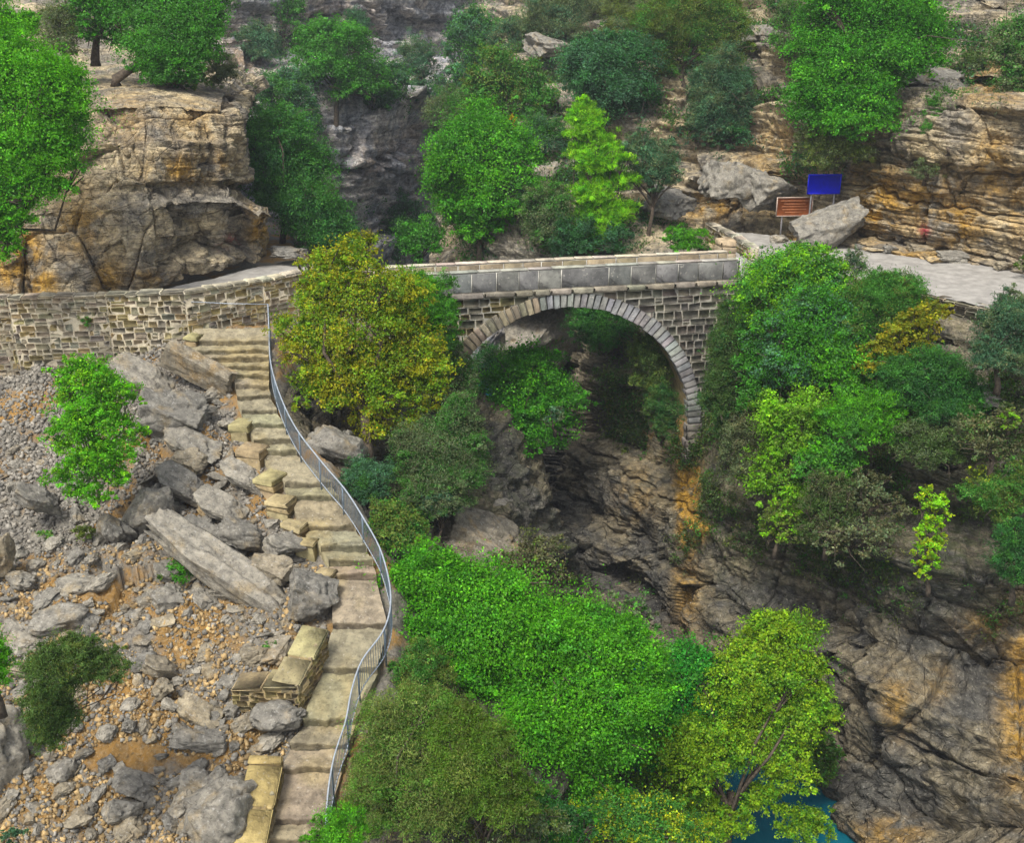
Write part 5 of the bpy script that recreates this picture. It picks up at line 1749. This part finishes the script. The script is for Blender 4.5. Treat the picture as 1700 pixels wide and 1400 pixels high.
tree('shrub', 'dark green bush at the foot of the gorge wall behind the plane tree', S, [(1362, 1262, 36, 42)], 44.5, 'broad', ((0.05, 0.10, 0.012), 'mid'), 0.4, 6, 5, group=gl)
tree('shrub', 'big olive brown feathery bush at the bottom beside the lowest steps', S, [(675, 1240, 80, 85), (640, 1320, 66, 70), (725, 1200, 56, 56), (720, 1320, 80, 70)], 29.5, 'fine', ((0.125, 0.170, 0.040), (0.075, 0.19, 0.02)), 0.42, 6.0, 4.4, base=(640, 1480, 29.8), group=gl)
tree('shrub', 'yellow green bush at the bottom in front of the huge tree', S, [(790, 1265, 70, 75), (770, 1200, 36, 40), (830, 1320, 60, 50)], 28.6, 'fine', ((0.075, 0.16, 0.012), 'olive'), 0.4, 6.0, 6.0, base=(790, 1480, 32), group=gl)
tree('shrub', 'grey twiggy bush at the bottom edge near the middle', S, [(850, 1375, 80, 40)], 30.5, 'sparse', ('greyolive', 'olive'), 0.4, 6, 3, group=gl)
tree('shrub', 'bright green bush at the bottom edge right against the last step', S, [(560, 1375, 44, 32), (540, 1400, 40, 26)], 27.0, 'fine', ('bright', 'mid'), 0.3, 6, 6, group=gl)
tree('shrub', 'mixed yellow and green bush at the bottom edge below the river', S, [(1040, 1360, 90, 40), (1110, 1395, 70, 30)], 36, 'broad', ('mid', 'yellow'), 0.35, 6, 5, base=(1040, 1500, 36.5), group=gl)

tree('shrub', 'dark shrub left of the bright tree under the arch', S, [(800, 625, 34, 48), (790, 690, 26, 40)], 58, 'fine', ('dark', 'greyolive'), 0.4, 5, 5, group=gl)
tree('shrub', 'dark shaded bush at the bottom edge between the olive brown bush and the mixed bush', S, [(930, 1375, 66, 50), (880, 1340, 40, 40)], 33, 'broad', ('rich', 'dark'), 0.5, 6, 5.5, base=(920, 1500, 33.5), group=gl)
tree('shrub', 'olive shrub on the bank below the railing where the stairs bend', S, [(700, 1120, 50, 44)], 34.5, 'fine', ('mid', 'olive'), 0.5, 6, 5.5, group=gl)

# --- gorge wall below the road
wl = [
    ('broadleaf_tree', 'bushy bright green tree just below the right end of the bridge', [(1300, 480, 62, 50), (1270, 500, 45, 55), (1370, 490, 36, 46), (1330, 450, 48, 30)], 47.6, 'broad', ('mid', 'lime'), 0.45, 5.5, 6.5),
    ('broadleaf_tree', 'fresh green tree under the bushy bright tree on the gorge wall', [(1330, 570, 66, 60), (1310, 610, 50, 40), (1360, 540, 45, 40), (1350, 630, 36, 36)], 45.6, 'broad', ('rich', 'blue'), 0.4, 5.5, 6.5),
    ('shrub', 'dark shadowy shrub against the right end of the bridge masonry', [(1215, 580, 30, 60), (1200, 660, 28, 50)], 48.2, 'fine', ('darkolive', 'dark'), 0.4, 5, 5),
    ('broadleaf_tree', 'dull green tree below the road edge with a yellow shrub beneath it', [(1470, 520, 56, 52), (1440, 560, 36, 44), (1500, 490, 36, 34)], 45.6, 'fine', ('mid', 'olive'), 0.35, 5.5, 6.5),
    ('shrub', 'yellow leaved shrub below the road edge', [(1510, 560, 42, 38), (1460, 585, 36, 28), (1540, 530, 28, 30)], 44.4, 'sparse', ((0.15, 0.19, 0.012), (0.22, 0.21, 0.01)), 0.45, 5.5, 4),
    ('shrub', 'thin olive plant on the dry stone wall at the road edge', [(1420, 440, 26, 22)], 49.2, 'fine', ('greyolive', 'blue'), 0.4, 5, 3.5),
    ('olive_tree', 'grey green tree near the right edge below the road', [(1665, 560, 40, 52), (1680, 520, 26, 30), (1640, 590, 30, 30)], 41.5, 'fine', ('blue', 'greyolive'), 0.4, 5.5, 5.5),
    ('shrub', 'wide dark green shrub in the middle of the gorge wall', [(1545, 640, 66, 44), (1590, 670, 40, 36), (1500, 630, 40, 30)], 43.0, 'fine', ('dark', 'mid'), 0.5, 5.5, 6.5),
    ('shrub', 'light green umbrella shaped shrub in the middle of the gorge wall', [(1435, 690, 56, 34), (1400, 705, 36, 26), (1460, 710, 36, 26)], 43.0, 'fine', ('bright', 'mid'), 0.4, 5.5, 6),
    ('broadleaf_tree', 'loose yellow green tree hanging below the fresh green tree', [(1310, 720, 50, 55), (1290, 790, 42, 48), (1340, 680, 40, 36), (1320, 830, 30, 28)], 44.2, 'sparse', ((0.10, 0.21, 0.015), 'lime'), 0.4, 6, 4.2),
    ('shrub', 'narrow bright yellow green shrub hanging on the lower gorge wall', [(1548, 850, 22, 36), (1540, 905, 20, 36), (1530, 945, 12, 22)], 40.6, 'sparse', ('lime', 'yellow'), 0.4, 6, 3.6),
    ('shrub', 'pale grey scrub with dry twigs on the gorge wall below the umbrella shrub', [(1440, 820, 34, 32), (1475, 850, 28, 24)], 42.6, 'sparse', ('scrub', 'greyolive'), 0.4, 6, 2.6),
    ('shrub', 'dark scrub beside the dry twigs on the gorge wall', [(1375, 830, 40, 40), (1350, 880, 32, 24)], 42.6, 'fine', ('darkolive', 'scrub'), 0.4, 5.5, 3.6),
    ('shrub', 'brownish scrub at the right edge below the pale rock shelf', [(1650, 730, 50, 42)], 40.6, 'sparse', ('scrub', 'darkolive'), 0.4, 6, 3),
    ('shrub', 'yellow green tuft inside the brownish scrub at the right edge', [(1680, 700, 18, 16)], 39.8, 'sparse', ('olive', 'lime'), 0.5, 6, 3),
    ('shrub', 'green bush at the right edge above the dark lower bush', [(1660, 830, 46, 32), (1690, 800, 26, 30)], 39.4, 'fine', ('mid', 'olive'), 0.4, 5.5, 4.5),
    ('shrub', 'dark green bush low on the right edge of the gorge wall', [(1690, 920, 40, 50)], 38.0, 'fine', ('dark', 'mid'), 0.4, 5.5, 5),
    ('shrub', 'dull bush on the gorge wall right of the umbrella shrub', [(1545, 740, 60, 36)], 42.2, 'fine', ('darkolive', 'greyolive'), 0.4, 5.5, 3.6),
    ('shrub', 'grey scrub under the arch foot on the gorge wall', [(1240, 760, 34, 60)], 46.0, 'fine', ('greyolive', 'scrub'), 0.4, 5.5, 2.6),
    ('shrub', 'small yellowish tuft in the middle of the lower gorge wall', [(1618, 795, 22, 18)], 41, 'sparse', ('olive', 'yellow'), 0.4, 6, 3),
    ('shrub', 'bright green shrub between the fresh green tree and the dull green tree below the road', [(1392, 600, 44, 42), (1410, 640, 34, 28)], 44.8, 'broad', ('bright', 'mid'), 0.45, 5.5, 5.5),
    ('shrub', 'green shrub draping below the bridge end left of the fresh green tree', [(1258, 590, 30, 44), (1250, 650, 26, 34)], 47.0, 'broad', ('mid', 'rich'), 0.45, 5.5, 5),
    ('shrub', 'mid green shrub hanging under the umbrella shrub on the gorge wall', [(1385, 760, 46, 34), (1350, 780, 30, 30)], 43.2, 'broad', ('mid', 'bright'), 0.4, 5.5, 4.5),
    ('shrub', 'lowest yellow green sprays under the loose hanging tree on the gorge wall', [(1290, 865, 30, 32), (1320, 885, 26, 20)], 43.6, 'sparse', ('olive', 'lime'), 0.35, 6, 3),
    ('shrub', 'grey tangle of scrub at the lower limit of the wall bushes', [(1420, 895, 60, 26)], 41.6, 'sparse', ('greyolive', 'scrub'), 0.5, 6, 2.4),
]
SCALE[0] = 1.25
for nm, lab, lobes, t, st, cols, mf, lf, dn in wl:
    tree(nm, lab, B if nm.endswith('tree') else S, lobes, t, st, cols, mf, lf, dn, group='trees and bushes of the gorge wall', only=['gorge_terrain'])

# --- low cover nobody could count
def tufts(name, label, D, region, n, cols, rad, seed, per=26, lp=0.11):
    rg = np.random.default_rng(seed)
    px, py, dep = project(D)
    w = np.zeros(len(D))
    for (cx, cy, rx, ry, s) in region:
        w = np.maximum(w, s * np.exp(-(((px - cx) / rx) ** 2 + ((py - cy) / ry) ** 2) ** 2))
    w = w * np.clip(0.15 + 1.6 * vnoise(D * 0.45, seed), 0, 1) * dep ** 2
    if w.sum() <= 0: return
    k = rg.choice(len(D), n, p=w / w.sum())
    C_ = D[k] + np.array([0, -0.15, 0.1])
    r = rad * (0.5 + rg.random(n) ** 2)
    Cs, Rd = C_, np.repeat(r[:, None], 3, 1) * np.array([1, 1, 0.7])
    m = n * per
    kk = np.repeat(np.arange(n), per)
    P = Cs[kk] + rg.normal(size=(m, 3)) * Rd[kk] * 0.5
    ax = rg.normal(size=(m, 3)) + np.array([0, -0.2, 0.7]); ax /= np.linalg.norm(ax, axis=1, keepdims=True)
    w_ = np.cross(ax, rg.normal(size=(m, 3))); w_ /= np.linalg.norm(w_, axis=1, keepdims=True)
    L = (lp * rg.uniform(0.6, 1.5, m) * (dep[k] / 45)[kk])[:, None]
    V = np.stack([P - ax * L * .5, P + w_ * L * .22, P + ax * L * .5, P - w_ * L * .22], 1).reshape(-1, 3)
    cc = np.array([GREENS[c] for c in cols])[rg.integers(len(cols), size=n)] * np.exp(rg.normal(size=(n, 1)) * 0.25)
    T = np.repeat(cc[kk] * np.exp(rg.normal(size=(m, 1)) * 0.22), 4, 0)
    o = link(name, mesh_np(name, V, np.arange(len(V)).reshape(-1, 4), M_LEAF, tint=np.clip(T, .004, .8)))
    tag(o, label, 'undergrowth', kind='stuff')


tufts('undergrowth', 'low dry scrub and herbs covering the ledges of the gorge wall', GORGE_D, [(1430, 740, 290, 240, 1.0), (1080, 640, 80, 120, 0.8), (1280, 880, 120, 120, 0.5), (1640, 900, 150, 160, 0.7)], 5200, ('scrub', 'darkolive', 'greyolive', 'olive', 'mid', 'darkolive'), 0.42, 901)
tufts('undergrowth', 'low grey green scrub scattered over the rocky hillside', HILL_D, [(900, 260, 190, 200, 1.0), (1150, 100, 170, 110, 0.8), (1350, 60, 200, 80, 0.5), (1380, 245, 100, 40, 0.8), (1620, 100, 120, 70, 0.5)], 3600, ('greyolive', 'blue', 'darkolive', 'mid', 'mid'), 0.75, 902, lp=0.13)
tufts('undergrowth', 'low bushes scattered over the ledges of the far canyon', FAR_D, [(500, 100, 160, 60, 1.0), (720, 130, 120, 60, 1.0), (680, 380, 90, 60, 1.0), (420, 180, 60, 80, 0.8), (760, 250, 60, 120, 0.8)], 800, ('blue', 'dark', 'greyolive', 'mid'), 1.0, 903)

# ------------------------------------------------------------------ haze
HAZE = 0.0005
hz = MB()
hz.box((0, 70, 0), ((1, 0, 0), (0, 1, 0), (0, 0, 1)), (260, 190, 1))
V = np.array(hz.v)
V[:, 2] = np.where(V[:, 2] > 0, 75.0, -26.0)
hm, nt, out = nodes_of('haze_air')
pv = nt.nodes.new('ShaderNodeVolumePrincipled')
pv.inputs['Color'].default_value = (0.80, 0.88, 1.0, 1)
pv.inputs['Density'].default_value = HAZE
pv.inputs['Anisotropy'].default_value = 0.2
nt.links.new(pv.outputs[0], out.inputs['Volume'])
if HAZE > 0:
    ho = link('haze', mesh_np('haze', V, np.array(hz.f[4]), hm))
    tag(ho, kind='stuff')
print('leaves', NLEAF[0], 'objects', len(sc.objects))
